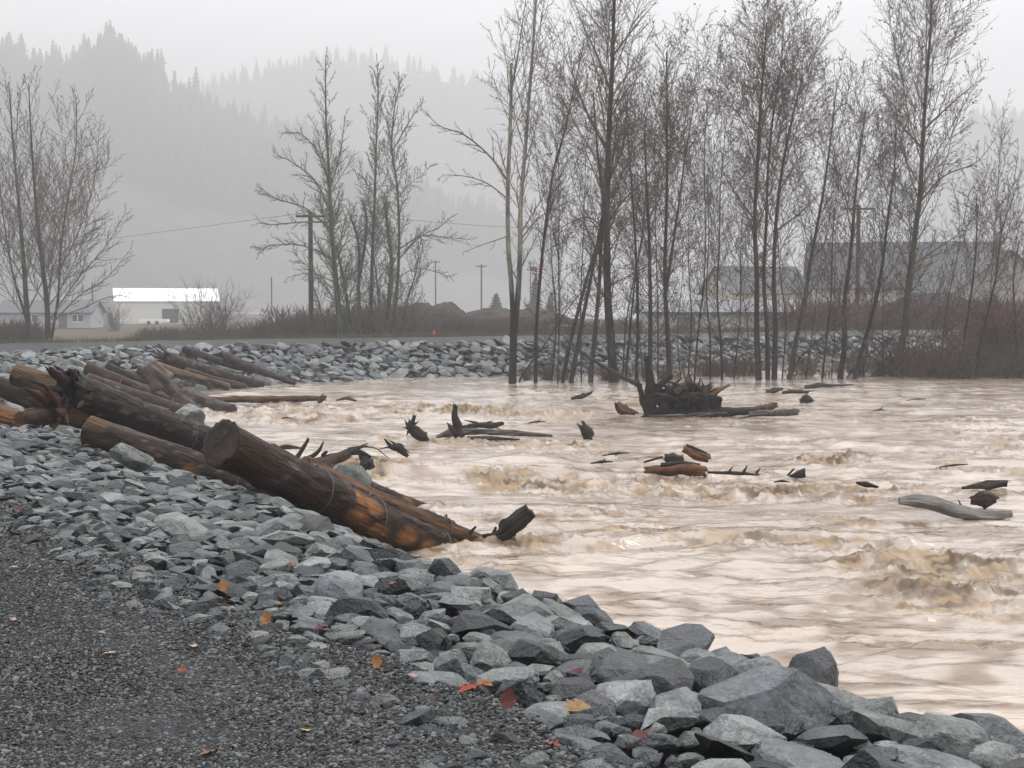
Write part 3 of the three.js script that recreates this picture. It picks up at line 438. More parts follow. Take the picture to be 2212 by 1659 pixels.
{ const g = thing('yellow_barrier', ground(1212, 99), 'thin yellow barrier pole beyond the levee', 'barrier'); mesh('bar', new THREE.BoxGeometry(1.9, 0.13, 0.1).translate(0, 1.35, 0), std({ color: lin(0.6, 0.42, 0.04) }), g); for (const s of [-0.8, 0.8]) mesh('post', new THREE.CylinderGeometry(0.06, 0.06, 1.3, 8).translate(s, 0.65, 0), std({ color: lin(0.3, 0.3, 0.3) }), g); }
{ const q = P(937, 713, 93), g = thing('orange_cone', q.setY(P(937, 724, 93).y), 'small orange red traffic cone beyond the far path', 'cone'); mesh('cone', new THREE.CylinderGeometry(0.04, 0.15, 0.32, 14).translate(0, 0.19, 0), std({ color: lin(0.5, 0.09, 0.04) }), g); mesh('base', new THREE.BoxGeometry(0.4, 0.04, 0.4).translate(0, 0.02, 0), std({ color: lin(0.6, 0.08, 0.03) }), g); }

// ------------------------------------------------------------------ brush
function shrubGeo(seed, h, w, stems, col, twigN = 7, lean = 0.5) {
  const R = rng(seed), G = new Geo();
  for (let k = 0; k < stems; k++) {
    const a = R() * 6.283, b = V((R() - 0.5) * w * 0.5, 0, (R() - 0.5) * w * 0.5), L = h * (0.55 + 0.6 * R()), pts = [b]; let d = V(Math.cos(a) * lean * R(), 1, Math.sin(a) * lean * R()).normalize();
    for (let s = 0; s < 4; s++) { d.add(V((R() - 0.5) * 0.5, (R() - 0.45) * 0.25, (R() - 0.5) * 0.5)).normalize(); pts.push(pts[s].clone().addScaledVector(d, L / 4)); }
    const c = col.map(q => q * (0.6 + 0.7 * R())); G.tube(pts, [0.016, 0.013, 0.011, 0.009, 0.005], 3, c);
    for (let q = 0; q < twigN; q++) { const s = 1 + Math.floor(R() * 3.99), o = pts[Math.min(4, s)], e = d.clone().add(V(R() - 0.5, R() - 0.3, R() - 0.5).multiplyScalar(2)).normalize().multiplyScalar(h * (0.12 + 0.25 * R())); G.tube([o, o.clone().addScaledVector(e, 0.5).add(V(0, 0.02, 0)), o.clone().add(e)], [0.009, 0.007, 0.004], 3, c); }
  }
  return G.build();
}
function brush(name, label, category, geos, places) {
  const g = thing(name, V(0, 0, 0), label, category, null, 'stuff');
  geos.forEach((geo, v) => { const mine = places.filter((_, k) => k % geos.length === v), im = shade(new THREE.InstancedMesh(geo, M.tree, mine.length)); im.name = name; im.userData.kind = 'stuff'; mine.forEach(([q, s, r], k) => { dummy.position.copy(q); dummy.rotation.set(0, r, 0); dummy.scale.set(s * 1.2, s, s * 1.2); dummy.updateMatrix(); im.setMatrixAt(k, dummy.matrix); }); g.add(im); });
}
{
  const R = rng(77), red = [1, 2, 3].map(k => shrubGeo(k, 1, 1, 26, [0.13, 0.065, 0.055], 9, 0.8)), brown = [4, 5, 6].map(k => shrubGeo(k, 1, 1, 26, [0.075, 0.06, 0.045], 9, 0.9)), dark = [7, 8, 9].map(k => shrubGeo(k, 1, 1, 22, [0.10, 0.075, 0.055], 8, 1.1));
  const row = (n, x0, x1, d0, d1, s0, s1, lvl) => Array.from({ length: n }, () => { const q = P(lerp(x0, x1, R()), 660, lerp(d0, d1, R())); q.y = lvl; return [q, lerp(s0, s1, R()), R() * 6.28]; });
  brush('bramble_thicket', 'reddish brown bramble thicket below the cream house', 'brambles', red, row(420, 1700, 2300, 96, 102, 1.5, 2.7, FIELD));
  brush('bramble_thicket', 'low brown brambles along the field edge left of centre', 'brambles', brown, [...row(120, 290, 640, 93, 99, 0.4, 1.15, FIELD), ...row(40, 500, 640, 93, 97, 0.8, 1.6, FIELD), ...row(70, 620, 880, 90, 95, 1.0, 2.5, FIELD), ...row(40, -60, 80, 88, 92, 0.9, 1.7, FIELD)]);
  brush('bramble_thicket', 'brown weeds growing on the dirt mounds', 'brambles', brown, [...row(220, 860, 1480, 97, 103, 0.8, 1.7, FIELD), ...row(160, 1480, 1720, 93, 98, 0.7, 1.2, FIELD)]);
  brush('flooded_thicket', 'dark tangled brush standing in water under the right trees', 'brush', dark, [...row(90, 1500, 2300, 57, 62, 0.4, 0.9, WATER - 0.1), ...row(40, 1950, 2300, 56, 61, 0.7, 1.6, WATER - 0.1), ...row(30, 1130, 1480, 54, 58, 0.3, 0.6, WATER - 0.05)]);
  brush('rust_brush', 'rusty brown brush at the right edge of the flooded trees', 'brush', red, row(34, 2130, 2320, 60, 66, 1.6, 3.0, WATER));
  // grass verge
  const gg = thing('grass_verge', V(0, 0, 0), 'thin strip of yellow green grass along the far path edge', 'grass', null, 'stuff'), blade = new Geo(); for (let k = 0; k < 26; k++) { const a = R() * 6.28, b = V((R() - 0.5) * 0.5, 0, (R() - 0.5) * 0.5), h = 0.08 + 0.16 * R(); blade.tube([b, b.clone().add(V(Math.cos(a) * 0.05, h, Math.sin(a) * 0.05))], [0.012, 0.002], 3, [0.13, 0.125, 0.06]); }
  const bg = blade.build(), im = shade(new THREE.InstancedMesh(bg, M.tree, 1500)); im.name = 'grass'; im.userData.kind = 'stuff'; for (let k = 0; k < 1500; k++) { const s = lerp(62, 128, R()), [x, z, nx, nz] = crestAt(s), o = -wide(s) - 0.1 - 1.2 * R() * R(); dummy.position.set(x + nx * o, Math.min(0, (o + wide(s)) * 0.4) - 0.01, z + nz * o); dummy.rotation.set(0, R() * 6.28, 0); dummy.scale.setScalar(0.7 + R()); dummy.updateMatrix(); im.setMatrixAt(k, dummy.matrix); } gg.add(im);
}
{ const b = ground(455, 97), g = thing('bare_bush', b, 'round leafless bush with upright twigs in front of the white barn', 'bush'); mesh('branches', shrubGeo(31, 3.7, 4.2, 80, [0.065, 0.055, 0.045], 16, 0.9), M.tree, g); }
{ const b = ground(245, 150), g = thing('bare_bush', b, 'grey leafless bush at the left gable of the white barn', 'bush'); mesh('branches', shrubGeo(33, 2.6, 2.2, 46, [0.08, 0.075, 0.065], 14, 0.8), M.tree, g); }

// ------------------------------------------------------------------ bare trees
function limb(G, R, pts, r0, r1, st, lvl, col) {                       // one branch and what grows from it
  const rad = pts.map((_, k) => lerp(r0, r1, k / (pts.length - 1))); G.tube(pts, rad, lvl === 1 ? 5 : lvl === 2 ? 4 : 3, col);
  let L = 0; for (let k = 1; k < pts.length; k++) L += pts[k].distanceTo(pts[k - 1]);
  if (lvl >= st.levels) { if (st.leaf && R() < st.leaf) st.tips.push(pts[pts.length - 1]); return; }
  const n = Math.max(2, Math.round(L * st.dens[lvl - 1] * (0.8 + 0.4 * R())));
  for (let q = 0; q < n; q++) {
    const t = 0.18 + 0.82 * (q + R()) / n, f = Math.min(t, 0.999) * (pts.length - 1), k = Math.floor(f), o = pts[k].clone().lerp(pts[k + 1], f - k), d = pts[k + 1].clone().sub(pts[k]).normalize();
    const ax = V(R() - 0.5, R() - 0.5, R() - 0.5).normalize(), side = d.clone().cross(ax).normalize(), an = lerp(0.5, 1.0, R()); const dir = d.multiplyScalar(Math.cos(an)).addScaledVector(side, Math.sin(an)).normalize();
    shoot(G, R, o, dir, L * st.ratio[lvl - 1] * (0.5 + 0.7 * R()) * (1.15 - 0.6 * t), lerp(r0, r1, t) * 0.6, st, lvl + 1, col);
  }
}
function shoot(G, R, o, dir, L, r, st, lvl, col) {
  const n = lvl === 1 ? 6 : lvl === 2 ? 4 : 2, pts = [o], d = dir.clone(); r = Math.max(r, st.minR);
  for (let k = 0; k < n; k++) { d.add(V((R() - 0.5) * st.jit, (R() - 0.5) * st.jit + st.up * (lvl === 1 ? 1 : 0.7), (R() - 0.5) * st.jit)).normalize(); pts.push(pts[k].clone().addScaledVector(d, L / n)); }
  limb(G, R, pts, r, Math.max(st.minR * 0.6, r * 0.3), st, lvl, col);
}
const STY = {
  alder: { levels: 3, dens: [5, 5], ratio: [0.36, 0.42], up: 0.10, jit: 0.28, minR: 0.0085, leaf: 0.10, per: 3.8, start: 0.14, ang: [0.75, 1.25], len: t => (0.9 + 3.0 * Math.sin(Math.min(1, t * 1.1) * 2.7)) },
  sapling: { levels: 3, dens: [5, 6], ratio: [0.34, 0.4], up: 0.08, jit: 0.3, minR: 0.0075, leaf: 0.05, per: 4, start: 0.15, ang: [0.6, 1.2], len: t => 0.6 + 1.7 * Math.sin(t * 2.7) },
  pale: { levels: 3, dens: [3.2, 4], ratio: [0.36, 0.45], up: 0.13, jit: 0.22, minR: 0.009, leaf: 0.01, per: 3, start: 0.4, ang: [0.7, 1.1], len: t => 1.2 + 2.0 * Math.sin(t * 2.4) },
  vase: { levels: 3, dens: [3.4, 4], ratio: [0.36, 0.36], up: 0.15, jit: 0.16, minR: 0.014, leaf: 0.02, per: 2.2, start: 0.24, ang: [0.7, 1.15], len: t => 1.2 + 6.2 * Math.pow(1 - t, 0.85) },
  mossy: { levels: 3, dens: [5.5, 5], ratio: [0.3, 0.4], up: 0.10, jit: 0.42, minR: 0.016, leaf: 0.02, per: 5.4, start: 0.12, ang: [0.6, 1.2], len: t => 0.8 + 3.4 * Math.pow(1 - t, 0.8) },
};
const C = { dark: [0.045, 0.038, 0.033], moss: [0.085, 0.083, 0.055], brown: [0.075, 0.055, 0.046], pale: [0.55, 0.53, 0.46], twig: [0.085, 0.064, 0.051], paletwig: [0.12, 0.105, 0.085] };
function tree(name, label, seed, d, style, stems, o = {}) {
  const R = rng(seed), st = { ...STY[style], ...(o.st ?? {}), tips: [] }, base = P(stems[0].pts[0][0], stems[0].pts[0][1], d); const g = thing(name, base, label, o.cat ?? 'tree', o.group);
  const crown = new Geo(), tw = o.twig ?? C.twig, barkC = o.bark ?? C.dark;
  stems.forEach((s, si) => {
    const raw = s.pts.map(([x, y], k) => { const q = P(x, y, d + (s.dz ?? 0)); q.z += 0.25 * noise(k * 1.7 + seed, si * 3.1) * (k ? 1 : 0.3); return q; }); if (!s.noRoot) raw.unshift(raw[0].clone().add(V(0, -0.6, 0)));
    const n = Math.max(14, raw.length * 5), pts = curve(raw, n), T = new Geo(), ra = s.r[0], rb = s.r[1];
    const rad = pts.map((_, k) => { const t = k / n; return 0.88 * (lerp(ra, rb, Math.pow(t, 0.85)) + ra * 0.25 * Math.exp(-t * 26)) * (1 + 0.05 * noise(k * 0.8, seed)); });
    T.tube(pts, rad, 10, (t, an, p) => { const m = fbm(p.x * 3 + an, p.y * 1.2, p.z * 3 + seed, 3); let c = barkC; if (o.paleAbove !== undefined) { const q = sstep(o.paleAbove - 1.2, o.paleAbove + 1.6, p.y + m * 2); c = [0, 1, 2].map(e => lerp(C.dark[e], C.pale[e], q)); if (m > 0.28) c = c.map(e => e * 0.45); } else if (o.moss) { const q = sstep(-0.1, 0.3, m) * o.moss; c = [0, 1, 2].map(e => lerp(barkC[e], [0.15, 0.155, 0.085][e], q)); } const b = 0.8 + 0.5 * m; return c.map(e => e * b); }, { ur: 1, ul: 0.6 });
    mesh('trunk', T.build(base), M.bark, g);
    let L = 0; for (let k = 1; k < pts.length; k++) L += pts[k].distanceTo(pts[k - 1]);
    const a0 = s.start ?? st.start, nb = Math.round(L * (1 - a0) * st.per * (s.dens ?? 1)); let az = R() * 6.283;
    for (let k = 0; k < nb; k++) {
      const t = a0 + (1 - a0) * (k + R()) / nb, f = Math.min(t, 0.999) * n, i = Math.floor(f), q = pts[i].clone().lerp(pts[i + 1], f - i), ax = pts[i + 1].clone().sub(pts[i]).normalize(); az += 2.4 + (R() - 0.5);
      const an = lerp(st.ang[0], st.ang[1], R()) * lerp(1.1, 0.62, t); const dir = V(Math.cos(az) * Math.sin(an), Math.cos(an), Math.sin(az) * Math.sin(an)).addScaledVector(ax, 0.35).normalize();
      if (o.lean) dir.x += o.lean; const len = st.len((t - a0) / (1 - a0)) * (s.len ?? 1) * (0.55 + 0.7 * R()); shoot(crown, R, q, dir.normalize(), Math.max(0.35, Math.min(len, L * 0.5)), lerp(ra, rb, t) * (0.15 + 0.13 * R()), st, 1, tw.map(e => e * (0.8 + 0.4 * R())));
    }
  });
  if (style === 'alder' || style === 'sapling') stems.forEach((s, si) => { // short dead whiskers low on the trunk
    const q0 = s.pts.map(([x, y]) => P(x, y, d)), c = curve(q0, 30), nW = style === 'alder' ? 16 : 11; for (let k = 0; k < nW; k++) { const i = Math.floor(30 * (0.05 + 0.36 * R())), az = R() * 6.283, an = lerp(0.85, 1.45, R()); shoot(crown, R, c[i], V(Math.cos(az) * Math.sin(an), Math.cos(an), Math.sin(az) * Math.sin(an)), lerp(0.5, 1.9, R() * R()), 0.014, st, 2, tw); }
  });
  for (const l of o.limbs ?? []) { const raw = l.pts.map(([x, y], k) => { const q = P(x, y, d); q.z += (l.dz ?? 0) * k / (l.pts.length - 1); return q; }); limb(crown, R, curve(raw, raw.length * 4), l.r, st.minR, { ...st, dens: [l.dens ?? 3, 5], ratio: [l.ratio ?? 0.2, 0.4] }, 1, o.limbC ?? tw); }
  mesh('crown', crown.build(base), M.tree, g);
  if (st.tips.length) { const lf = new Geo(); for (const p of st.tips) for (let k = 0; k < (st.clump ?? 2); k++) { const s = 0.013 + 0.018 * R(), a = V(R() - 0.5, R() - 0.5, R() - 0.5).normalize(), b = a.clone().cross(V(R() - 0.5, R() - 0.5, R() - 0.5)).normalize(); lf.quad(p.clone().add(V((R() - 0.5) * 0.12, (R() - 0.5) * 0.1, (R() - 0.5) * 0.12)), a.multiplyScalar(s * 1.3), b.multiplyScalar(s), [0.07 + 0.05 * R(), 0.042 + 0.025 * R(), 0.026]); } const m = mesh('dead_leaves', lf.build(base), M.leaf, g); m.userData.kind = 'stuff'; }
  return g;
}
const S = (r, pts, x = {}) => ({ r, pts, ...x });
// flooded row, left to right
tree('cottonwood_tree', 'tall twin trunked tree with pale upper bark at the left end of the flooded row', 1001, 52.4, 'pale', [
  S([0.17, 0.03], [[1108, 828], [1110, 740], [1118, 650], [1123, 560], [1125, 440], [1134, 330], [1143, 210], [1153, 80], [1160, -40], [1166, -150]], { start: 0.34 }),
  S([0.14, 0.06], [[1105, 826], [1107, 720], [1106, 640], [1098, 530], [1097, 410], [1102, 280], [1104, 200], [1104, 139]], { start: 0.55, len: 0.75, dens: 0.8 })],
  { paleAbove: 2.6, twig: C.paletwig, limbs: [{ pts: [[1097, 392], [1060, 340], [1000, 290], [950, 272], [912, 235]], r: 0.045, ratio: 0.22, dens: 3 }, { pts: [[1097, 430], [1050, 395], [1000, 380], [955, 378]], r: 0.03, ratio: 0.3, dens: 3 }, { pts: [[1098, 510], [1040, 530], [1000, 545]], r: 0.022 }, { pts: [[1104, 200], [1118, 120], [1130, 40], [1140, -30]], r: 0.04 }, { pts: [[1123, 520], [1165, 470], [1220, 440], [1260, 415]], r: 0.03 }, { pts: [[1128, 500], [1170, 430], [1200, 380]], r: 0.03 }] });
tree('alder_tree', 'slim dark tree just right of the pale twin trunks', 1002, 52.6, 'sapling', [S([0.1, 0.02], [[1157, 828], [1158, 720], [1165, 620], [1176, 510], [1186, 430], [1196, 365], [1215, 300], [1240, 190], [1262, 90]], { start: 0.3, len: 1.5 })]);
tree('alder_sapling', 'thin mossy upright sapling with a forked middle', 1003, 52.5, 'sapling', [S([0.05, 0.012], [[1205, 827], [1208, 700], [1207, 560], [1208, 470], [1206, 330]], { start: 0.35 }), S([0.03, 0.01], [[1208, 560], [1195, 500], [1188, 440]], { noRoot: 1 })], { bark: C.moss, moss: 0.6 });
tree('alder_tree', 'dark trunk leaning right with a pale leaning stem beside it', 1004, 52.7, 'sapling', [S([0.11, 0.03], [[1216, 827], [1232, 740], [1255, 650], [1280, 560], [1300, 490], [1312, 430], [1325, 330]], { start: 0.4 }), S([0.13, 0.02], [[1234, 826], [1248, 750], [1265, 660], [1282, 570], [1300, 470], [1318, 380], [1335, 250]], { start: 0.4 })], { moss: 0.3, lean: 0.2 });
tree('alder_tree', 'mossy mid sized trunk left of the tallest flooded trunk', 1005, 53, 'alder', [S([0.14, 0.03], [[1276, 825], [1284, 740], [1292, 650], [1298, 540], [1302, 430], [1290, 330], [1282, 200]], { start: 0.35, len: 0.8 })], { bark: C.moss, moss: 0.7 });
tree('alder_tree', 'tallest thick dark trunk in the middle of the flooded row', 1006, 53, 'alder', [S([0.24, 0.05], [[1326, 824], [1320, 740], [1313, 640], [1310, 520], [1311, 400], [1317, 260], [1322, 140], [1327, 20], [1332, -120]], { start: 0.28, len: 1.25 })], { moss: 0.35, st: { leaf: 0.06 }, limbs: [{ pts: [[1311, 500], [1270, 470], [1225, 485], [1190, 510]], r: 0.035 }, { pts: [[1314, 330], [1270, 250], [1240, 170], [1225, 90]], r: 0.05 }, { pts: [[1320, 200], [1290, 120], [1262, 60], [1240, 0]], r: 0.05 }, { pts: [[1324, 120], [1370, 60], [1420, 0]], r: 0.045 }, { pts: [[1311, 480], [1350, 430], [1400, 380], [1430, 340]], r: 0.04 }, { pts: [[1312, 620], [1370, 590], [1430, 560], [1500, 520]], r: 0.03 }, { pts: [[1316, 260], [1350, 200], [1395, 150]], r: 0.04 }] });
tree('alder_tree', 'slender pair of stems right of the tallest trunk', 1007, 53.6, 'alder', [S([0.09, 0.02], [[1375, 822], [1378, 700], [1374, 560], [1366, 420], [1356, 300], [1350, 200]], { start: 0.35, len: 0.7 }), S([0.06, 0.015], [[1352, 822], [1362, 700], [1372, 600], [1390, 480], [1396, 380]], { start: 0.4, len: 0.6 })], {});
tree('alder_tree', 'straight trunk rising behind the snag root mass', 1008, 54, 'alder', [S([0.13, 0.03], [[1404, 820], [1405, 700], [1403, 580], [1399, 460], [1396, 360], [1392, 270]], { start: 0.3, len: 0.9 })], { bark: C.brown, st: { leaf: 0.2 } });
tree('alder_tree', 'forked trunk with a leafy brown top behind the snag', 1009, 54.4, 'alder', [S([0.14, 0.03], [[1446, 820], [1441, 720], [1436, 600], [1438, 480], [1440, 360], [1440, 240], [1441, 110]], { start: 0.3, len: 0.95 }), S([0.08, 0.02], [[1436, 640], [1452, 540], [1466, 440], [1482, 330], [1500, 220]], { noRoot: 1, start: 0.2, len: 0.8 })], { bark: C.brown, st: { leaf: 0.2 } });
tree('alder_sapling', 'thin sapling right of the forked trunk behind the snag', 1010, 54.5, 'sapling', [S([0.05, 0.012], [[1500, 821], [1508, 720], [1520, 600], [1525, 480], [1520, 330], [1530, 230]], { start: 0.3, len: 1.4 })]);
tree('alder_sapling', 'left of two thin saplings before the leafy trunk cluster', 1011, 54.7, 'sapling', [S([0.06, 0.012], [[1534, 821], [1532, 720], [1526, 640], [1530, 500], [1528, 380]], { start: 0.3, len: 1.2 })], { moss: 0.4 });
tree('alder_sapling', 'right of two thin saplings before the leafy trunk cluster', 1012, 54.7, 'sapling', [S([0.075, 0.012], [[1560, 821], [1556, 740], [1550, 640], [1552, 520], [1558, 400], [1570, 250]], { start: 0.25, len: 1.6 })], { moss: 0.4 });
tree('alder_tree', 'large three stemmed alder with the densest brown crown', 1013, 55, 'alder', [S([0.17, 0.03], [[1638, 821], [1636, 720], [1633, 600], [1632, 480], [1634, 360], [1642, 240], [1652, 120], [1656, 50]], { start: 0.33, len: 1.15 }), S([0.13, 0.03], [[1658, 821], [1656, 720], [1650, 600], [1654, 480], [1660, 360], [1672, 240], [1690, 130]], { start: 0.4, len: 1.0 }), S([0.16, 0.03], [[1672, 820], [1675, 720], [1672, 600], [1676, 480], [1690, 360], [1712, 250], [1735, 160]], { start: 0.36, len: 1.15 })], { bark: C.brown, moss: 0.25, st: { leaf: 0.26, clump: 2 }, limbs: [{ pts: [[1633, 480], [1590, 420], [1560, 370], [1530, 320]], r: 0.04 }, { pts: [[1676, 500], [1740, 450], [1790, 400]], r: 0.04 }] });
tree('alder_tree', 'smooth trunk leaning right beside the three stemmed alder', 1014, 55.4, 'alder', [S([0.15, 0.025], [[1706, 818], [1718, 740], [1735, 660], [1752, 570], [1770, 470], [1780, 400], [1795, 300], [1808, 190]], { start: 0.3, len: 0.95 })], { moss: 0.5, bark: C.moss });
tree('alder_tree', 'thick dark trunk hiding the weathered utility pole', 1015, 55.6, 'alder', [S([0.17, 0.025], [[1816, 816], [1822, 740], [1826, 660], [1833, 560], [1842, 460], [1856, 350], [1868, 240]], { start: 0.28, len: 1.05 })], { moss: 0.3, limbs: [{ pts: [[1824, 690], [1780, 640], [1740, 610]], r: 0.03 }] });
tree('alder_sapling', 'short sapling left of the thick dark trunk', 1016, 55.6, 'sapling', [S([0.07, 0.015], [[1776, 816], [1786, 740], [1796, 640], [1800, 520], [1806, 420]], { start: 0.3, len: 1.3 })]);
tree('alder_tree', 'strongly leaning trunk with a bare sweeping top right of the thick dark trunk', 1017, 56, 'alder', [S([0.15, 0.02], [[1846, 816], [1870, 740], [1890, 650], [1905, 560], [1920, 460], [1932, 370], [1936, 260]], { start: 0.3, len: 0.9 })], { lean: 0.15, limbs: [{ pts: [[1868, 742], [1900, 700], [1940, 660], [1975, 600]], r: 0.04 }] });
tree('alder_tree', 'tall mossy trunk with a full brown crown near the right end of the row', 1018, 56.5, 'alder', [S([0.2, 0.04], [[1936, 812], [1950, 720], [1962, 620], [1976, 520], [1986, 420], [1994, 310], [2002, 190], [2008, 60], [2012, -60]], { start: 0.3, len: 1.45 })], { moss: 0.6, bark: C.moss, st: { leaf: 0.2 }, limbs: [{ pts: [[1984, 440], [2040, 380], [2110, 350], [2150, 300]], r: 0.045 }, { pts: [[1996, 280], [2060, 220], [2120, 170]], r: 0.045 }, { pts: [[1992, 320], [1940, 260], [1890, 150]], r: 0.045 }] });
tree('alder_tree', 'small spreading tree at the right end of the flooded row', 1019, 57, 'alder', [S([0.1, 0.02], [[2078, 806], [2086, 720], [2098, 620], [2110, 520], [2112, 420]], { start: 0.3, len: 0.8 }), S([0.09, 0.02], [[2106, 806], [2130, 700], [2150, 600], [2160, 500], [2190, 420]], { start: 0.3, len: 0.8 })], {});
tree('alder_tree', 'low dark tree cut by the right edge of the photo', 1020, 57.6, 'alder', [S([0.1, 0.02], [[2196, 804], [2192, 700], [2190, 600], [2200, 520]], { start: 0.15, len: 0.9 })], { bark: C.brown });
tree('leaning_sapling', 'bare stem leaning far right across the base of the twin trunks', 1021, 53, 'sapling', [S([0.05, 0.012], [[1120, 828], [1180, 740], [1240, 650], [1300, 590]], { start: 0.4, len: 0.7 })]);
tree('leaning_sapling', 'low mossy stems sweeping right under the tall mossy trunk', 1022, 57, 'sapling', [S([0.06, 0.012], [[1880, 815], [1960, 760], [2040, 720], [2120, 660]], { start: 0.2, len: 1.1 }), S([0.05, 0.012], [[1830, 815], [1900, 745], [1980, 690], [2040, 610]], { start: 0.2, len: 1 }), S([0.05, 0.012], [[1700, 815], [1760, 740], [1830, 690], [1890, 640]], { start: 0.2, len: 1 })], { bark: C.moss, moss: 0.8 });
{ // thin saplings filling the gaps
  const R = rng(4242), ORD = ['first', 'second', 'third', 'fourth', 'fifth', 'sixth', 'seventh', 'eighth', 'ninth', 'tenth', 'eleventh', 'twelfth', 'thirteenth', 'fourteenth', 'fifteenth', 'sixteenth', 'last']; let nth = 0; for (const x of [1192, 1256, 1345, 1390, 1422, 1470, 1486, 1586, 1606, 1690, 1742, 1796, 1866, 1905, 1968, 2032, 2136]) { const y0 = lerp(827, 806, (x - 1190) / 1000), top = lerp(260, 520, R()), lean = (R() - 0.3) * 90, m = (R() - 0.5) * 24; tree('bare_sapling', `${ORD[nth++]} thin bare sapling from the left among the larger flooded trunks`, 5000 + x, lerp(52.8, 57, (x - 1190) / 1000) + R() * 2, 'sapling', [S([0.035 + 0.025 * R(), 0.008], [[x, y0], [x + lean * 0.2 + m, lerp(y0, top, 0.33)], [x + lean * 0.55, lerp(y0, top, 0.66)], [x + lean, top]], { start: 0.12, len: 0.95 })], { group: 'thin bare saplings between the flooded trunks', bark: R() < 0.5 ? C.brown : C.moss }); }
}
// behind the levee
tree('bare_tree', 'bare vase shaped tree at the left edge behind the path', 2001, 86, 'vase', [S([0.28, 0.03], [[62, 734], [56, 640], [48, 540], [40, 420], [30, 300], [22, 190]], {}), S([0.1, 0.02], [[58, 690], [30, 590], [5, 460], [-10, 330]], { noRoot: 1, len: 0.7 })], { moss: 0.5, twig: C.paletwig });
tree('bare_tree', 'bare vase shaped tree with arching right limbs left of the white barn', 2002, 84, 'vase', [S([0.27, 0.03], [[104, 735], [98, 640], [92, 560], [78, 430], [70, 300], [62, 180]], { len: 0.9 }), S([0.13, 0.02], [[112, 735], [124, 640], [132, 540], [150, 420], [162, 320], [168, 235]], { len: 1.05 })], { moss: 0.5, twig: C.paletwig, lean: 0.12, limbs: [{ pts: [[112, 700], [170, 640], [230, 600], [285, 535]], r: 0.05, ratio: 0.2 }, { pts: [[108, 690], [170, 600], [230, 530], [270, 460]], r: 0.05, ratio: 0.2 }, { pts: [[120, 600], [170, 500], [205, 380], [215, 270]], r: 0.05, ratio: 0.2 }, { pts: [[112, 690], [180, 665], [240, 640], [275, 640]], r: 0.04, ratio: 0.2 }] });
tree('mossy_tree', 'tall mossy tree with long left limbs beside the crossarm pole', 2003, 87, 'mossy', [S([0.3, 0.03], [[738, 724], [730, 650], [722, 560], [715, 460], [710, 360], [704, 260], [703, 128]], { start: 0.2, len: 0.9 })], { moss: 1, bark: C.moss, twig: [0.11, 0.11, 0.075], limbs: [{ pts: [[714, 460], [680, 390], [630, 350], [590, 330]], r: 0.08, ratio: 0.24, dens: 4 }, { pts: [[718, 500], [660, 450], [600, 430], [560, 405]], r: 0.07, ratio: 0.22, dens: 4 }, { pts: [[716, 480], [650, 480], [590, 485], [553, 482]], r: 0.06, ratio: 0.22, dens: 4 }, { pts: [[722, 560], [650, 530], [590, 530], [553, 540]], r: 0.06, ratio: 0.22, dens: 5 }, { pts: [[712, 400], [680, 320], [650, 290], [615, 285]], r: 0.06, ratio: 0.24, dens: 4 }, { pts: [[724, 610], [670, 590], [620, 600]], r: 0.05, ratio: 0.24, dens: 4 }, { pts: [[712, 410], [735, 330], [745, 250]], r: 0.06, ratio: 0.22, dens: 4 }] });
tree('mossy_tree', 'short broken mossy stems between the two tall mossy trees', 2004, 87.5, 'mossy', [S([0.2, 0.06], [[760, 724], [750, 650], [740, 590], [726, 530]], { len: 0.5 }), S([0.16, 0.07], [[778, 724], [774, 620], [776, 540], [768, 500], [757, 468]], { len: 0.6 }), S([0.12, 0.06], [[776, 600], [786, 540], [792, 470], [783, 432]], { noRoot: 1, len: 0.4 })], { moss: 0.7, bark: C.moss, twig: [0.10, 0.10, 0.07] });
tree('mossy_tree', 'low mossy stems with tangled twigs at the foot of the clump', 2007, 88.5, 'mossy', [S([0.12, 0.02], [[826, 724], [818, 640], [808, 560], [800, 500]], { len: 0.8 }), S([0.1, 0.02], [[700, 724], [690, 660], [675, 610]], { len: 0.9 }), S([0.1, 0.02], [[866, 724], [880, 650], [900, 580], [905, 530]], { len: 0.8 })], { moss: 0.8, bark: C.moss, twig: [0.10, 0.10, 0.07] });
tree('mossy_tree', 'slender tall mossy tree in the middle of the clump', 2005, 88, 'mossy', [S([0.19, 0.02], [[800, 724], [803, 620], [806, 520], [810, 420], [812, 320], [816, 220], [816, 138]], { start: 0.35, len: 0.75 })], { moss: 0.9, bark: C.moss, twig: [0.11, 0.11, 0.075] });
tree('mossy_tree', 'broken topped mossy tree with long right limbs at the clump end', 2006, 87, 'mossy', [S([0.22, 0.09], [[838, 724], [842, 640], [846, 560], [838, 500], [832, 438]], { len: 0.55 }), S([0.16, 0.02], [[848, 724], [858, 620], [862, 520], [858, 400], [846, 320], [852, 240], [866, 170]], { start: 0.35, len: 0.7 })], { moss: 0.8, bark: C.moss, twig: [0.11, 0.108, 0.075], limbs: [{ pts: [[860, 540], [910, 510], [960, 512], [1020, 518]], r: 0.05, ratio: 0.25, dens: 4 }, { pts: [[862, 560], [910, 510], [950, 490], [978, 466]], r: 0.05, ratio: 0.22, dens: 4 }, { pts: [[846, 330], [880, 270], [915, 215]], r: 0.05, ratio: 0.22, dens: 4 }, { pts: [[858, 600], [900, 580], [950, 590], [975, 600]], r: 0.04, ratio: 0.25, dens: 4 }] });

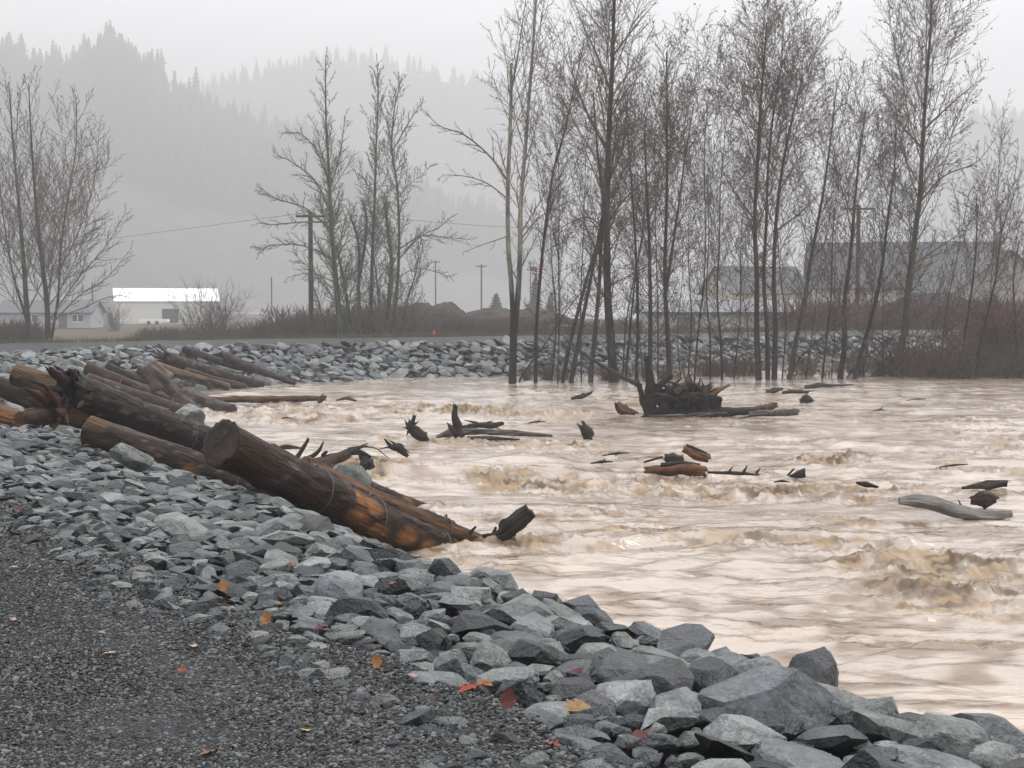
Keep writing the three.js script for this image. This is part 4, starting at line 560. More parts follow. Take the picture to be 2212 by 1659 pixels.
// ------------------------------------------------------------------ logs on the bank
const BARK = [0.05, 0.031, 0.024], GREYB = [0.13, 0.11, 0.10], WOOD = [0.26, 0.115, 0.04], TAN = [0.17, 0.11, 0.055], DARKW = [0.085, 0.04, 0.02];
function logThing(label, seed, A, B, ra, rb, o = {}) {
  const a = A.isVector3 ? A : P(...A), b = B.isVector3 ? B : P(...B), L = a.distanceTo(b), mid = a.clone().lerp(b, 0.5).add(V(0, (o.bow ?? -0.03) * L * 0.3, 0)); const g = thing(o.name ?? 'log', a, label, 'log', o.group);
  const n = Math.max(24, Math.min(90, Math.round(L / 0.06))), sides = o.sides ?? 32, pts = curve([a, mid, b], n), bark = o.bark ?? BARK, wood = o.wood ?? DARKW, amp = o.amp ?? 0.02;
  const surf = (t, an, len, r) => {
    const cx = Math.cos(an) * r * 6, cy = Math.sin(an) * r * 6, f = fbm(cx + seed, cy, len * 1.3, 4);
    let peel = sstep(0.16, 0.22, f + (o.bare ?? 0) + (o.side ? o.side * Math.cos(an - 1.9) : 0)); for (const [p0, p1] of o.peel ?? []) { const e = 0.03 * noise(an * 2, seed); if (t > p0 + e && t < p1 + e) peel = 1; }
    const bright = (o.bright ?? []).reduce((m, [t0, a0, w]) => Math.max(m, Math.exp(-((t - t0) ** 2) / (w * w) - (Math.abs(((an - a0 + 9.42) % 6.283) - 3.14)) ** 2 / 0.5)), 0);
    if (bright > 0.45) peel = 1;
    const ridge = Math.abs(noise(Math.cos(an) * 5 + seed, Math.sin(an) * 5, len * 2.2)) * 0.7 + 0.5 * noise(Math.cos(an) * 12, Math.sin(an) * 12 + seed, len * 7) * 0.6 + 0.35 * noise(cx * 4, cy * 4, len * 22);
    const grain = 0.75 + 0.35 * noise(Math.cos(an) * 9, Math.sin(an) * 9 + seed, len * 1.2) + 0.2 * noise(Math.cos(an) * 22, Math.sin(an) * 22, len * 2);
    const rr = r * (1 + 0.05 * fbm(Math.cos(an) * 1.2 + seed, Math.sin(an) * 1.2, len * 0.7, 2)) + (1 - peel) * amp * (0.7 + ridge) + (o.knob ? o.knob * Math.pow(Math.max(0, noise(cx * 1.3, cy * 1.3, len * 3.5)), 2) : 0);
    const wc = [0, 1, 2].map(k => lerp(wood[k], WOOD[k] * 1.7, sstep(0.3, 0.75, bright)) * grain), bc = bark.map(k => k * (0.65 + 0.7 * ridge + 0.25 * f)); const fleck = peel < 0.5 && noise(cx * 5 + seed, cy * 5, len * 9) > 0.62 ? 0.10 : 0; return [rr, [0, 1, 2].map(k => lerp(bc[k], wc[k], peel) + fleck)];
  };
  const body = new Geo(); body.tube(pts, pts.map((_, k) => lerp(ra, rb, k / n)), sides, bark, { disp: surf, ur: 2, ul: 0.8, cap1: true }); mesh('trunk', body.build(a, true), o.mat ?? M.bark, g);
  if (!o.ragged) {                                                     // sawn end with rings
    const dir = pts[1].clone().sub(pts[0]).normalize(), K = 9, p = [], c = [], idx = [], u = []; const k0 = body.p, cen = a.clone().addScaledVector(dir, -0.012); const cut = o.cut ?? DARKW;
    p.push(0, 0, 0); c.push(...cut.map(e => e * 0.8)); u.push(0, 0);
    for (let q = 1; q <= K; q++) for (let j = 0; j < sides; j++) { const f = q / K * 0.995, w = V(k0[j * 3], k0[j * 3 + 1], k0[j * 3 + 2]).sub(a).multiplyScalar(f); w.addScaledVector(dir, 0.012 * (q === K ? 1 : 0) + 0.004 * noise(j * 0.7, q * 0.9, seed)); p.push(w.x, w.y, w.z); const e = (q === K ? 0.35 : 0.7 + 0.45 * ((q * 7 + seed) % 3) / 2 * (0.7 + 0.6 * h3(j, q, seed))) * (0.85 + 0.5 * noise(w.x * 9, w.y * 9, w.z * 9)); c.push(cut[0] * e, cut[1] * e, cut[2] * e); u.push(w.x, w.y); }
    for (let j = 0; j < sides; j++) idx.push(0, 1 + (j + 1) % sides, 1 + j); for (let q = 0; q < K - 1; q++) for (let j = 0; j < sides; j++) { const a0 = 1 + q * sides + j, a1 = 1 + q * sides + (j + 1) % sides; idx.push(a0, a1, a0 + sides, a1, a1 + sides, a0 + sides); }
    const cg = new THREE.BufferGeometry(); cg.setAttribute('position', new THREE.Float32BufferAttribute(p, 3)); cg.setAttribute('color', new THREE.Float32BufferAttribute(c, 3)); cg.setAttribute('uv', new THREE.Float32BufferAttribute(u, 2)); cg.setIndex(idx); cg.computeVertexNormals(); const m = mesh('cut_end', cg, M.wood, g); m.position.copy(dir).multiplyScalar(-0.012);
  } else { const R = rng(seed + 5), dir = pts[0].clone().sub(pts[1]).normalize(), rg = new Geo(); for (let k = 0; k < o.ragged; k++) { const an = k / o.ragged * 6.283 + R(), q = V(Math.cos(an), Math.sin(an), (R() - 0.5)).multiplyScalar(ra * 0.75), s0 = a.clone().add(q).addScaledVector(dir, -0.15), e = q.clone().multiplyScalar(0.6 + R()).addScaledVector(dir, 0.08 + 0.28 * R()); rg.tube(curve([s0, s0.clone().addScaledVector(e, 0.5).add(V(0, (R() - 0.5) * 0.06, 0)), s0.clone().add(e).add(V((R() - 0.5) * 0.1, (R() - 0.5) * 0.1, 0))], 5), [0.06, 0.058, 0.05, 0.04, 0.025, 0.006].map(q => q * (0.6 + 0.7 * R())), 6, (R() < 0.25 ? DARKW : bark).map(q => q * (0.7 + 0.5 * R()))); } mesh('broken_end', rg.build(a), M.wood, g); }
  for (const t of o.cables ?? []) {                                    // chain and cable ties
    const f = t * n, k = Math.floor(f), q = pts[k].clone().lerp(pts[Math.min(n, k + 1)], f - k), dir = pts[Math.min(n, k + 1)].clone().sub(pts[Math.max(0, k - 1)]).normalize(), r = lerp(ra, rb, t) * 1.03 + amp * 1.3;
    const cg = mesh('cable', new THREE.TorusGeometry(r, 0.006, 7, 44), M.steel, g); cg.position.copy(q).sub(a); cg.quaternion.setFromUnitVectors(V(0, 0, 1), dir.clone().add(V(0.06, 0.1, 0)).normalize());
    const cl = mesh('cable_clamp', new THREE.TorusGeometry(0.03, 0.011, 7, 14), M.steel, g); cl.position.copy(q).sub(a).add(V(0, r + 0.01, 0)); cl.rotation.set(0.4, 1.1, 0);
  }
  return g;
}
logThing('nearest thick wet log with a round dark sawn end sloping into the water', 3, [478, 957, 13.7], [975, 1196, 16.9], 0.225, 0.175, { peel: [[0, 0.14]], cables: [0.36, 0.6, 0.92], bright: [[0.49, 0.8, 0.035], [0.55, 1.0, 0.05], [0.5, 2.1, 0.06], [0.6, 2.3, 0.05], [0.72, 1.9, 0.05], [0.83, 2.2, 0.04]], cut: [0.028, 0.017, 0.014], wood: [0.07, 0.034, 0.018], bare: 0.0, side: 0.17, sides: 48, amp: 0.026 });
logThing('second log with a pale sawn end lying left of the nearest log', 5, [188, 927, 17.7], [650, 1082, 17.6], 0.18, 0.175, { peel: [[0, 0.11]], cables: [0.72], cut: TAN, wood: TAN.map(c => c * 0.8), bright: [[0.5, 1.7, 0.03], [0.36, 2.2, 0.02]], amp: 0.024, bare: -0.06 });
logThing('big black rooted log above the second log with a ragged root end', 7, [142, 838, 18.6], [580, 1000, 21.5], 0.21, 0.19, { ragged: 16, cables: [0.56], bark: [0.032, 0.022, 0.019], amp: 0.03, bare: -0.1 });
logThing('orange brown log tip emerging right of the nearest log', 9, [650, 1018, 15.6], [1072, 1184, 17.3], 0.17, 0.09, { bare: 0.16, wood: [0.2, 0.1, 0.05], cables: [0.72] });
logThing('short splintered log end in the water behind the pale green boulder', 11, [700, 1022, 18.6], [922, 1102, 20.3], 0.15, 0.07, { bare: 0.05, bright: [[0.75, 1.0, 0.06]] });
logThing('yellow brown peeled log propped on the pile at the left edge', 13, [32, 808, 23.6], [360, 905, 23.4], 0.185, 0.18, { bare: 0.5, wood: [0.17, 0.10, 0.055], cut: [0.2, 0.1, 0.045] });
logThing('dark log under the yellow brown log at the left edge', 15, [-30, 822, 24], [215, 920, 23.6], 0.15, 0.14, { cut: DARKW });
logThing('orange broken log stub at the very left edge', 17, [-40, 878, 17.6], [42, 906, 17.2], 0.13, 0.1, { bare: 0.4, wood: [0.3, 0.14, 0.06], ragged: 8, bright: [[0.7, 1.5, 0.3]] });
logThing('small brown log end poking from the stones under the pile', 19, [50, 903, 17.6], [180, 890, 19.5], 0.085, 0.08, { bare: 0.2, cut: TAN.map(c => c * 0.6) });
logThing('torn orange root stump below the big black log', 21, [100, 880, 18.3], [240, 908, 19.5], 0.17, 0.12, { ragged: 14, bare: 0.35, wood: [0.2, 0.09, 0.04] });
logThing('low peeled log with a light top edge below the big black log', 22, [120, 858, 19.6], [330, 915, 20.2], 0.12, 0.11, { bare: 0.5, wood: [0.16, 0.1, 0.07] });
logThing('orange ended log topmost in the middle log pile', 23, [186, 795, 39.42], [385, 868, 39.42], 0.17, 0.14, { bark: [0.075, 0.058, 0.05], cut: [0.16, 0.075, 0.03], bare: -0.05, sides: 22 });
logThing('long pinkish brown log at the front of the middle pile', 25, [188, 817, 34.96], [422, 893, 36.1], 0.14, 0.13, { bark: [0.11, 0.08, 0.07], cut: GREYB, sides: 22, bare: 0.1, wood: [0.15, 0.09, 0.075] });
logThing('thin grey log between the orange ended and pinkish logs', 27, [262, 824, 37.05], [372, 866, 37.52], 0.11, 0.1, { bark: GREYB, sides: 20 });
logThing('pale knobby log crossing steeply over the pile', 29, [318, 792, 36.67], [424, 890, 36.67], 0.17, 0.13, { bark: [0.17, 0.14, 0.125], knob: 0.25, cut: GREYB, sides: 26, bare: -0.1 });
logThing('tan yellow peeled log right of the knobby log', 31, [332, 790, 45.12], [492, 836, 47.78], 0.17, 0.14, { bare: 0.5, wood: [0.24, 0.165, 0.09], cut: TAN, sides: 20 });
logThing('thick brown log with an upright broken end above the tan log', 33, [354, 774, 47.5], [566, 832, 49.68], 0.24, 0.15, { bark: [0.07, 0.05, 0.043], ragged: 9, sides: 20 });
logThing('grey brown log lying just under the thick broken log', 35, [402, 803, 47.02], [528, 836, 48.92], 0.13, 0.12, { bark: [0.09, 0.07, 0.062], cut: GREYB, sides: 18 });
logThing('slim dark log highest up on the bend of the bank', 37, [398, 754, 52.25], [540, 800, 50.92], 0.13, 0.1, { bark: [0.06, 0.045, 0.04], sides: 16 });
logThing('tapering log at the right end of the pile by the far stones', 39, [488, 771, 51.3], [636, 828, 49.97], 0.17, 0.08, { bark: [0.075, 0.055, 0.05], sides: 18 });
logThing('grey waterlogged stub low in the water beside the pile', 41, [400, 848, 40.85], [502, 884, 38.19], 0.18, 0.12, { bark: [0.13, 0.11, 0.105], sides: 20 });
logThing('thin brown log leaning behind the knobby log', 43, [300, 800, 41.8], [440, 862, 41.32], 0.13, 0.11, { bark: [0.07, 0.055, 0.05], sides: 18 });
logThing('thin dark log behind the orange ended log', 45, [230, 790, 42.75], [350, 835, 42.75], 0.1, 0.09, { bark: [0.06, 0.048, 0.045], sides: 16 });

// ------------------------------------------------------------------ driftwood in the current
const DK = [0.034, 0.027, 0.024], GY = [0.22, 0.195, 0.18], BR = [0.12, 0.072, 0.05];
function wood(label, name, category, pieces, seed, color, o = {}) {   // pieces: [px points on the water sheet], radii; lift in metres above the water
  const R = rng(seed); let root = null, base;
  pieces.forEach((pc, k) => {
    const d = pc.d ?? -Wt(pc.at[0], pc.at[1], WATER + 0.1).z; const raw = pc.pts.map(([x, y], i) => { const q = P(x, y, d); q.z += (pc.dz ?? 0) * i; return q; }); if (!root) { base = raw[0].clone(); root = thing(name, base, label, category, o.group); }
    const G = new Geo(), n = Math.max(16, raw.length * 9), pts = curve(raw, n), c = pc.c ?? color; G.tube(pts, pts.map((_, i) => { const f = i / n * (pc.r.length - 1), q = Math.min(pc.r.length - 2, Math.floor(f)); return lerp(pc.r[q], pc.r[q + 1], f - q); }), pc.sides ?? 12, c, { jag: o.smooth ? 0 : pc.r[0] * 0.9, disp: (t, an, len, r) => {
      const ca = Math.cos(an), sa = Math.sin(an), f = fbm(ca * 2 + seed, sa * 2 + k, len * 5, 3), rg = noise(ca * 5 + seed, sa * 5, len * 3), m = fbm(ca * 2.5, sa * 2.5 + seed, len * 6, 3), sm = o.smooth ? 0.25 : 1;
      return [r * (1 + 0.38 * f * sm + 0.22 * rg * sm), c.map((q, e) => (pc.split && Math.sin(an + pc.split) > 0.1 ? WOOD[e] * 0.9 : lerp(q, DK[e], o.smooth ? 0 : sstep(0.0, 0.25, m) * 0.8)) * Math.max(0.3, 1 + 0.5 * rg + 0.5 * f))];
    }, cap0: pc.end ?? true, cap1: pc.end ?? true }); mesh(pc.n ?? 'branch', G.build(base, true), M.bark, root);
  });
  return root;
}

{ // the big snag and its root mass
  const d = -Wt(1440, 892, WATER + 0.1).z, at = [1440, 892], R = rng(88), pcs = [
    { n: 'stem', at, pts: [[1404, 900], [1406, 860], [1403, 820], [1398, 778]], r: [0.17, 0.15, 0.13, 0.08] }, { n: 'stem', at, pts: [[1400, 898], [1388, 860], [1378, 828]], r: [0.1, 0.08, 0.05] }, { n: 'stem', at, pts: [[1410, 860], [1426, 832], [1448, 812]], r: [0.1, 0.09, 0.06] },
    { n: 'branch', at, pts: [[1380, 832], [1345, 815], [1300, 790], [1250, 755], [1225, 730]], r: [0.07, 0.055, 0.045, 0.03, 0.012], dz: -0.8 }, { n: 'trunk', at, pts: [[1395, 892], [1470, 892], [1560, 890], [1640, 886]], r: [0.13, 0.2, 0.14, 0.06] },
    { n: 'splinter', at, pts: [[1500, 865], [1535, 850], [1567, 838]], r: [0.2, 0.13, 0.03], c: BR, split: 0.4, dz: -0.1 }, { n: 'splinter', at, pts: [[1470, 850], [1485, 825], [1490, 815]], r: [0.12, 0.08, 0.02], c: BR, split: 1.2 }, { n: 'splinter', at, pts: [[1510, 870], [1530, 880], [1545, 860]], r: [0.13, 0.1, 0.03], c: [0.16, 0.08, 0.04] }];
  for (let k = 0; k < 70; k++) { const x = lerp(1425, 1530, R()), y = lerp(890, 838, R()), a = R() * 6.28, L = 16 + 34 * R(); pcs.push({ n: 'root', at, d: d + (R() - 0.5) * 1.2, pts: [[x, y], [x + Math.cos(a) * L * 0.5, y + Math.sin(a) * L * 0.3 - 4], [x + Math.cos(a) * L, Math.min(893, y + Math.sin(a) * L * 0.6)]], r: [0.05 + 0.06 * R(), 0.04, 0.012], sides: 6, c: R() < 0.2 ? BR : DK }); }
  for (let k = 0; k < 34; k++) { const a = -3.3 * R() + 0.1, L = 34 + 26 * R(), x = 1497 + Math.cos(a) * L * 1.1, y = Math.min(892, 866 + Math.sin(a) * L * 0.95); pcs.push({ n: 'root', at, d: d + (R() - 0.5) * 0.6, pts: [[1497 + 8 * (R() - 0.5), 866], [1497 + (x - 1497) * 0.55 + 8 * (R() - 0.5), 866 + (y - 866) * 0.6 + 6 * (R() - 0.5)], [x, y]], r: [0.06, 0.04, 0.008], sides: 6, c: R() < 0.25 ? BR : DK }); }
  const g = wood('large dark uprooted snag with a tangled root mass in mid river', 'tree_snag', 'snag', pcs, 88, DK);
  const rc = rockGeo(77, 6, 0.7, 0.12); for (const [x, y, r] of [[1486, 846, 0.36], [1490, 862, 0.5], [1452, 874, 0.34], [1524, 868, 0.38]]) { const m = mesh('root_mass', rc, std({ color: lin(0.014, 0.011, 0.01), roughness: 0.95, specularIntensity: 0.1, bumpMap: barkBump, bumpScale: 0.05 }), g); m.position.copy(P(x, y, d)).sub(g.position); m.scale.set(r * 1.1, r, r); m.rotation.y = x; }
}
const w1 = (label, name, cat, pts, r, seed, color, x = {}) => wood(label, name, cat, [{ n: 'trunk', at: x.at ?? pts[0], pts, r, split: x.split, sides: x.sides ?? 14, dz: x.dz }, ...(x.more ?? []).map(m => ({ at: x.at ?? pts[0], ...m }))], seed, color, x);
w1('broken orange brown stump piece left of the big snag', 'driftwood', 'driftwood', [[1334, 873], [1345, 884], [1372, 892]], [0.08, 0.14, 0.06], 31, BR, { at: [1350, 893], split: 2 });
w1('floating log with a bright orange tip right of the big snag', 'driftwood', 'driftwood', [[1580, 888], [1630, 884], [1655, 883], [1676, 874]], [0.05, 0.08, 0.1, 0.07], 32, [0.2, 0.09, 0.04], { at: [1630, 889] });
w1('grey slick log just below the orange tipped log', 'driftwood', 'driftwood', [[1622, 893], [1670, 892], [1724, 890]], [0.06, 0.1, 0.08], 33, GY, { at: [1670, 895] });
w1('spiky dark stump tilted in the rapids', 'driftwood', 'driftwood', [[916, 945], [900, 934], [889, 922], [893, 906]], [0.12, 0.11, 0.08, 0.03], 34, DK, { at: [900, 944], more: [[876, 910], [874, 924], [880, 938], [884, 908], [902, 912]].map(([x, y]) => ({ n: 'branch', pts: [[895, 930], [(885 + x) / 2, (926 + y) / 2], [x, y]], r: [0.05, 0.035, 0.01], sides: 6 })) });
w1('dark upright antler shaped branch rising from a floating log', 'driftwood', 'driftwood', [[993, 946], [988, 920], [982, 900], [983, 884]], [0.11, 0.09, 0.07, 0.05], 35, DK, { at: [990, 944], more: [{ n: 'branch', pts: [[984, 936], [976, 926], [970, 920]], r: [0.08, 0.07, 0.03] }, { n: 'trunk', pts: [[944, 943], [975, 934], [1050, 932], [1110, 936], [1190, 941]], r: [0.03, 0.08, 0.07, 0.06, 0.03], c: GY }, { n: 'branch', pts: [[1010, 945], [1070, 947], [1120, 949]], r: [0.03, 0.04, 0.02], c: GY }] });
w1('tangle of grey sticks beside the antler shaped branch', 'driftwood', 'driftwood', [[1000, 922], [1040, 918], [1060, 920], [1086, 914]], [0.03, 0.07, 0.08, 0.04], 36, [0.07, 0.055, 0.05], { at: [1040, 927], more: [[1005, 908], [1022, 926], [1062, 910], [1078, 926], [1015, 916]].map(([x, y]) => ({ n: 'branch', pts: [[1045, 921], [(1045 + x) / 2, (921 + y) / 2 - 2], [x, y]], r: [0.04, 0.03, 0.01], sides: 6 })) });
w1('short dark stump standing alone in the middle of the current', 'driftwood', 'driftwood', [[1272, 944], [1267, 932], [1260, 921]], [0.12, 0.12, 0.08], 37, DK, { at: [1268, 943] });
w1('shredded orange log lying lowest in the mid river', 'driftwood', 'driftwood', [[1394, 1016], [1440, 1015], [1490, 1015], [1520, 1017]], [0.05, 0.08, 0.11, 0.09], 38, [0.2, 0.085, 0.04], { at: [1460, 1022], more: [{ n: 'bark_strip', pts: [[1430, 1004], [1480, 1003], [1512, 1006]], r: [0.03, 0.05, 0.03], c: DK, dz: -0.06 }] });
w1('short tilted orange log above the shredded log', 'driftwood', 'driftwood', [[1482, 972], [1505, 982], [1530, 991]], [0.06, 0.09, 0.07], 39, [0.24, 0.11, 0.055], { at: [1505, 992], more: [{ n: 'bark_strip', pts: [[1484, 966], [1508, 974], [1532, 985]], r: [0.05, 0.05, 0.03], c: DK, dz: -0.05 }] });
w1('dark broken chunk between the two orange logs', 'driftwood', 'driftwood', [[1442, 990], [1455, 993], [1470, 994]], [0.06, 0.13, 0.09], 40, DK, { at: [1455, 1000], more: [{ n: 'splinter', pts: [[1474, 996], [1470, 984], [1475, 998]], r: [0.03, 0.05, 0.02], c: GY }] });
w1('long smooth grey curved log floating at the right', 'driftwood', 'driftwood', [[1942, 1082], [1975, 1081], [2020, 1088], [2070, 1104], [2130, 1113], [2185, 1110]], [0.05, 0.095, 0.10, 0.095, 0.075, 0.05], 41, [0.34, 0.33, 0.32], { smooth: 1, at: [2030, 1102], more: [{ n: 'branch', pts: [[2082, 1102], [2076, 1092], [2070, 1080]], r: [0.02, 0.015, 0.006], sides: 6, c: DK }] });
w1('dark wet lump above the long grey log', 'driftwood', 'driftwood', [[2106, 1080], [2125, 1076], [2150, 1077]], [0.06, 0.13, 0.06], 42, [0.05, 0.035, 0.03], { at: [2125, 1084] });
w1('thin brown floating log near the right edge', 'driftwood', 'driftwood', [[2080, 1054], [2130, 1048], [2174, 1045]], [0.02, 0.06, 0.05], 43, [0.10, 0.07, 0.055], { at: [2130, 1054] });
w1('bundle of twigs drifting left of the big snag', 'driftwood', 'driftwood', [[1234, 861], [1255, 857], [1278, 848]], [0.03, 0.07, 0.03], 44, [0.06, 0.045, 0.045], { at: [1255, 862], more: [[1280, 846], [1272, 850], [1262, 848], [1240, 860]].map(([x, y]) => ({ n: 'twig', pts: [[1250, 859], [(1250 + x) / 2, (857 + y) / 2], [x, y]], r: [0.03, 0.025, 0.01], sides: 5 })) });
w1('long thin floating log farthest back on the right', 'driftwood', 'driftwood', [[1742, 836], [1770, 833], [1800, 833], [1840, 831]], [0.06, 0.08, 0.05, 0.02], 45, [0.09, 0.075, 0.075], { at: [1770, 838] });
w1('short green grey drift log right of the snag roots', 'driftwood', 'driftwood', [[1655, 846], [1672, 844], [1690, 840]], [0.04, 0.09, 0.04], 46, [0.10, 0.095, 0.075], { at: [1670, 848] });
w1('brown raft of sticks right of the green grey drift log', 'driftwood', 'driftwood', [[1690, 848], [1715, 846], [1745, 847]], [0.04, 0.07, 0.04], 47, BR, { at: [1715, 850], more: [[1700, 840], [1738, 838], [1756, 845]].map(([x, y]) => ({ n: 'twig', pts: [[1718, 846], [(1718 + x) / 2, (846 + y) / 2], [x, y]], r: [0.03, 0.025, 0.01], sides: 5 })) });
w1('small round dark stump below the stick raft', 'driftwood', 'driftwood', [[1732, 866], [1742, 862], [1756, 866]], [0.06, 0.13, 0.05], 48, [0.055, 0.04, 0.038], { at: [1742, 868] });
w1('thick black broken limb pointing up right beside the orange brown log tip', 'driftwood', 'driftwood', [[1060, 1160], [1085, 1156], [1105, 1138], [1128, 1118], [1142, 1106]], [0.04, 0.1, 0.12, 0.11, 0.1], 49, [0.03, 0.025, 0.024], { at: [1085, 1162], more: [{ n: 'branch', pts: [[1045, 1158], [1070, 1158], [1112, 1153]], r: [0.02, 0.05, 0.03] }, { n: 'twig', pts: [[1015, 1152], [1026, 1140]], r: [0.03, 0.015], sides: 6 }, { n: 'twig', pts: [[1066, 1154], [1070, 1142]], r: [0.03, 0.015], sides: 6 }] });
w1('brown branched limb caught behind the nearest log', 'driftwood', 'driftwood', [[660, 1010], [700, 998], [740, 985], [762, 972], [778, 966]], [0.13, 0.12, 0.09, 0.05, 0.02], 50, [0.11, 0.075, 0.06], { at: [700, 1018], more: [{ n: 'branch', pts: [[640, 990], [652, 972], [664, 952]], r: [0.04, 0.035, 0.03] }, { n: 'branch', pts: [[655, 996], [685, 978], [696, 960]], r: [0.05, 0.035, 0.02] }, { n: 'branch', pts: [[705, 996], [698, 984], [703, 978]], r: [0.04, 0.04, 0.03], c: DK }, { n: 'branch', pts: [[758, 974], [780, 978], [800, 986]], r: [0.06, 0.05, 0.02], c: DK }, { n: 'twig', pts: [[760, 966], [810, 968], [840, 990]], r: [0.015, 0.012, 0.006], sides: 5, c: DK }] });
w1('dark root lump hanging in the foaming wave', 'driftwood', 'driftwood', [[786, 985], [792, 1000], [797, 1010]], [0.05, 0.13, 0.1], 51, DK, { at: [792, 1018], more: [{ n: 'branch', pts: [[782, 990], [775, 975]], r: [0.05, 0.02], sides: 6, c: BR }] });
w1('wiry dark branch sticking out above the foaming wave', 'driftwood', 'driftwood', [[880, 985], [862, 968], [846, 966], [832, 950]], [0.03, 0.09, 0.05, 0.015], 52, [0.045, 0.036, 0.033], { at: [860, 988], more: [[842, 952], [872, 962], [820, 970], [886, 978]].map(([x, y]) => ({ n: 'twig', pts: [[858, 968], [(858 + x) / 2, (966 + y) / 2 - 2], [x, y]], r: [0.03, 0.02, 0.006], sides: 5 })) });
w1('long low brown log floating beside the log pile', 'driftwood', 'driftwood', [[462, 862], [540, 863], [620, 862], [700, 860]], [0.07, 0.1, 0.09, 0.07], 53, [0.17, 0.095, 0.05], { at: [580, 866], more: [{ n: 'knot', pts: [[690, 864], [698, 856]], r: [0.09, 0.06], c: BR }] });
w1('grey sticks at the tip of the long low brown log', 'driftwood', 'driftwood', [[728, 864], [750, 860], [768, 866]], [0.03, 0.05, 0.03], 54, GY, { at: [748, 867], more: [{ n: 'twig', pts: [[742, 862], [756, 855]], r: [0.03, 0.01], sides: 5 }] });
w1('dark stick with a pale end below the rightmost sticks', 'driftwood', 'driftwood', [[1708, 1028], [1722, 1025], [1738, 1022]], [0.02, 0.05, 0.07], 55, [0.06, 0.05, 0.05], { at: [1720, 1030], more: [{ n: 'twig', pts: [[1702, 1026], [1714, 1014]], r: [0.02, 0.012], sides: 5 }] });
w1('thin straight stick drifting right of the shredded log', 'driftwood', 'driftwood', [[1530, 1020], [1590, 1022], [1640, 1026]], [0.02, 0.03, 0.012], 56, [0.07, 0.055, 0.05], { at: [1590, 1026], sides: 8, more: [[1580, 1012], [1612, 1010], [1640, 1014]].map(([x, y]) => ({ n: 'twig', pts: [[x - 6, 1021], [x, y]], r: [0.03, 0.012], sides: 5 })) });
w1('thin dark stick in the rapids left of the orange logs', 'driftwood', 'driftwood', [[1392, 998], [1430, 988], [1520, 987]].slice(0, 2), [0.02, 0.02], 57, DK, { at: [1410, 1000], sides: 6 });
w1('dark wood fragment in the rough water left of the grey curved log', 'driftwood', 'driftwood', [[1852, 1043], [1872, 1047], [1896, 1052]], [0.02, 0.05, 0.02], 58, DK, { at: [1872, 1050], sides: 8 });
w1('flat grey branch adrift below the big snag', 'driftwood', 'driftwood', [[1400, 898], [1470, 898], [1540, 893], [1570, 892]], [0.02, 0.04, 0.035, 0.02], 59, GY, { at: [1480, 901], sides: 8 });
w1('brown bark chunk bobbing at the left of the rapids', 'driftwood', 'driftwood', [[590, 970], [620, 966], [648, 968]], [0.02, 0.05, 0.02], 60, [0.10, 0.075, 0.065], { at: [620, 972], sides: 8 });

[[620, 905], [1160, 915], [1620, 905], [1900, 888], [1980, 866], [1330, 985], [1690, 1042], [1300, 1002], [2060, 1010]].forEach(([x, y], k) => { const L = 12 + (k * 7) % 19, u = (k % 3) * 3; w1(['small stick adrift left of the spiky dark stump', 'small dark stick drifting left of the short lone stump', 'small dark stick just below the trunk of the big snag', 'small stick adrift far right of the orange tipped log', 'small stick farthest back at the right of the open water', 'small dark stick left of the dark broken chunk', 'small dark stick below the thin straight stick', 'small dark stick left of the shredded orange log', 'small stick adrift above the grey curved log'][k], 'drift_stick', 'driftwood', [[x - L, y - 1], [x, y - 3 - u * 0.4], [x + L, y - 1 - u]], [0.012, 0.022, 0.008], 200 + k, k % 4 ? DK : BR, { at: [x, y], sides: 7, group: 'small dark sticks drifting in the river', more: k % 2 ? [{ n: 'twig', pts: [[x, y - 2], [x + 6, y - 9]], r: [0.02, 0.008], sides: 5 }] : [] }); });

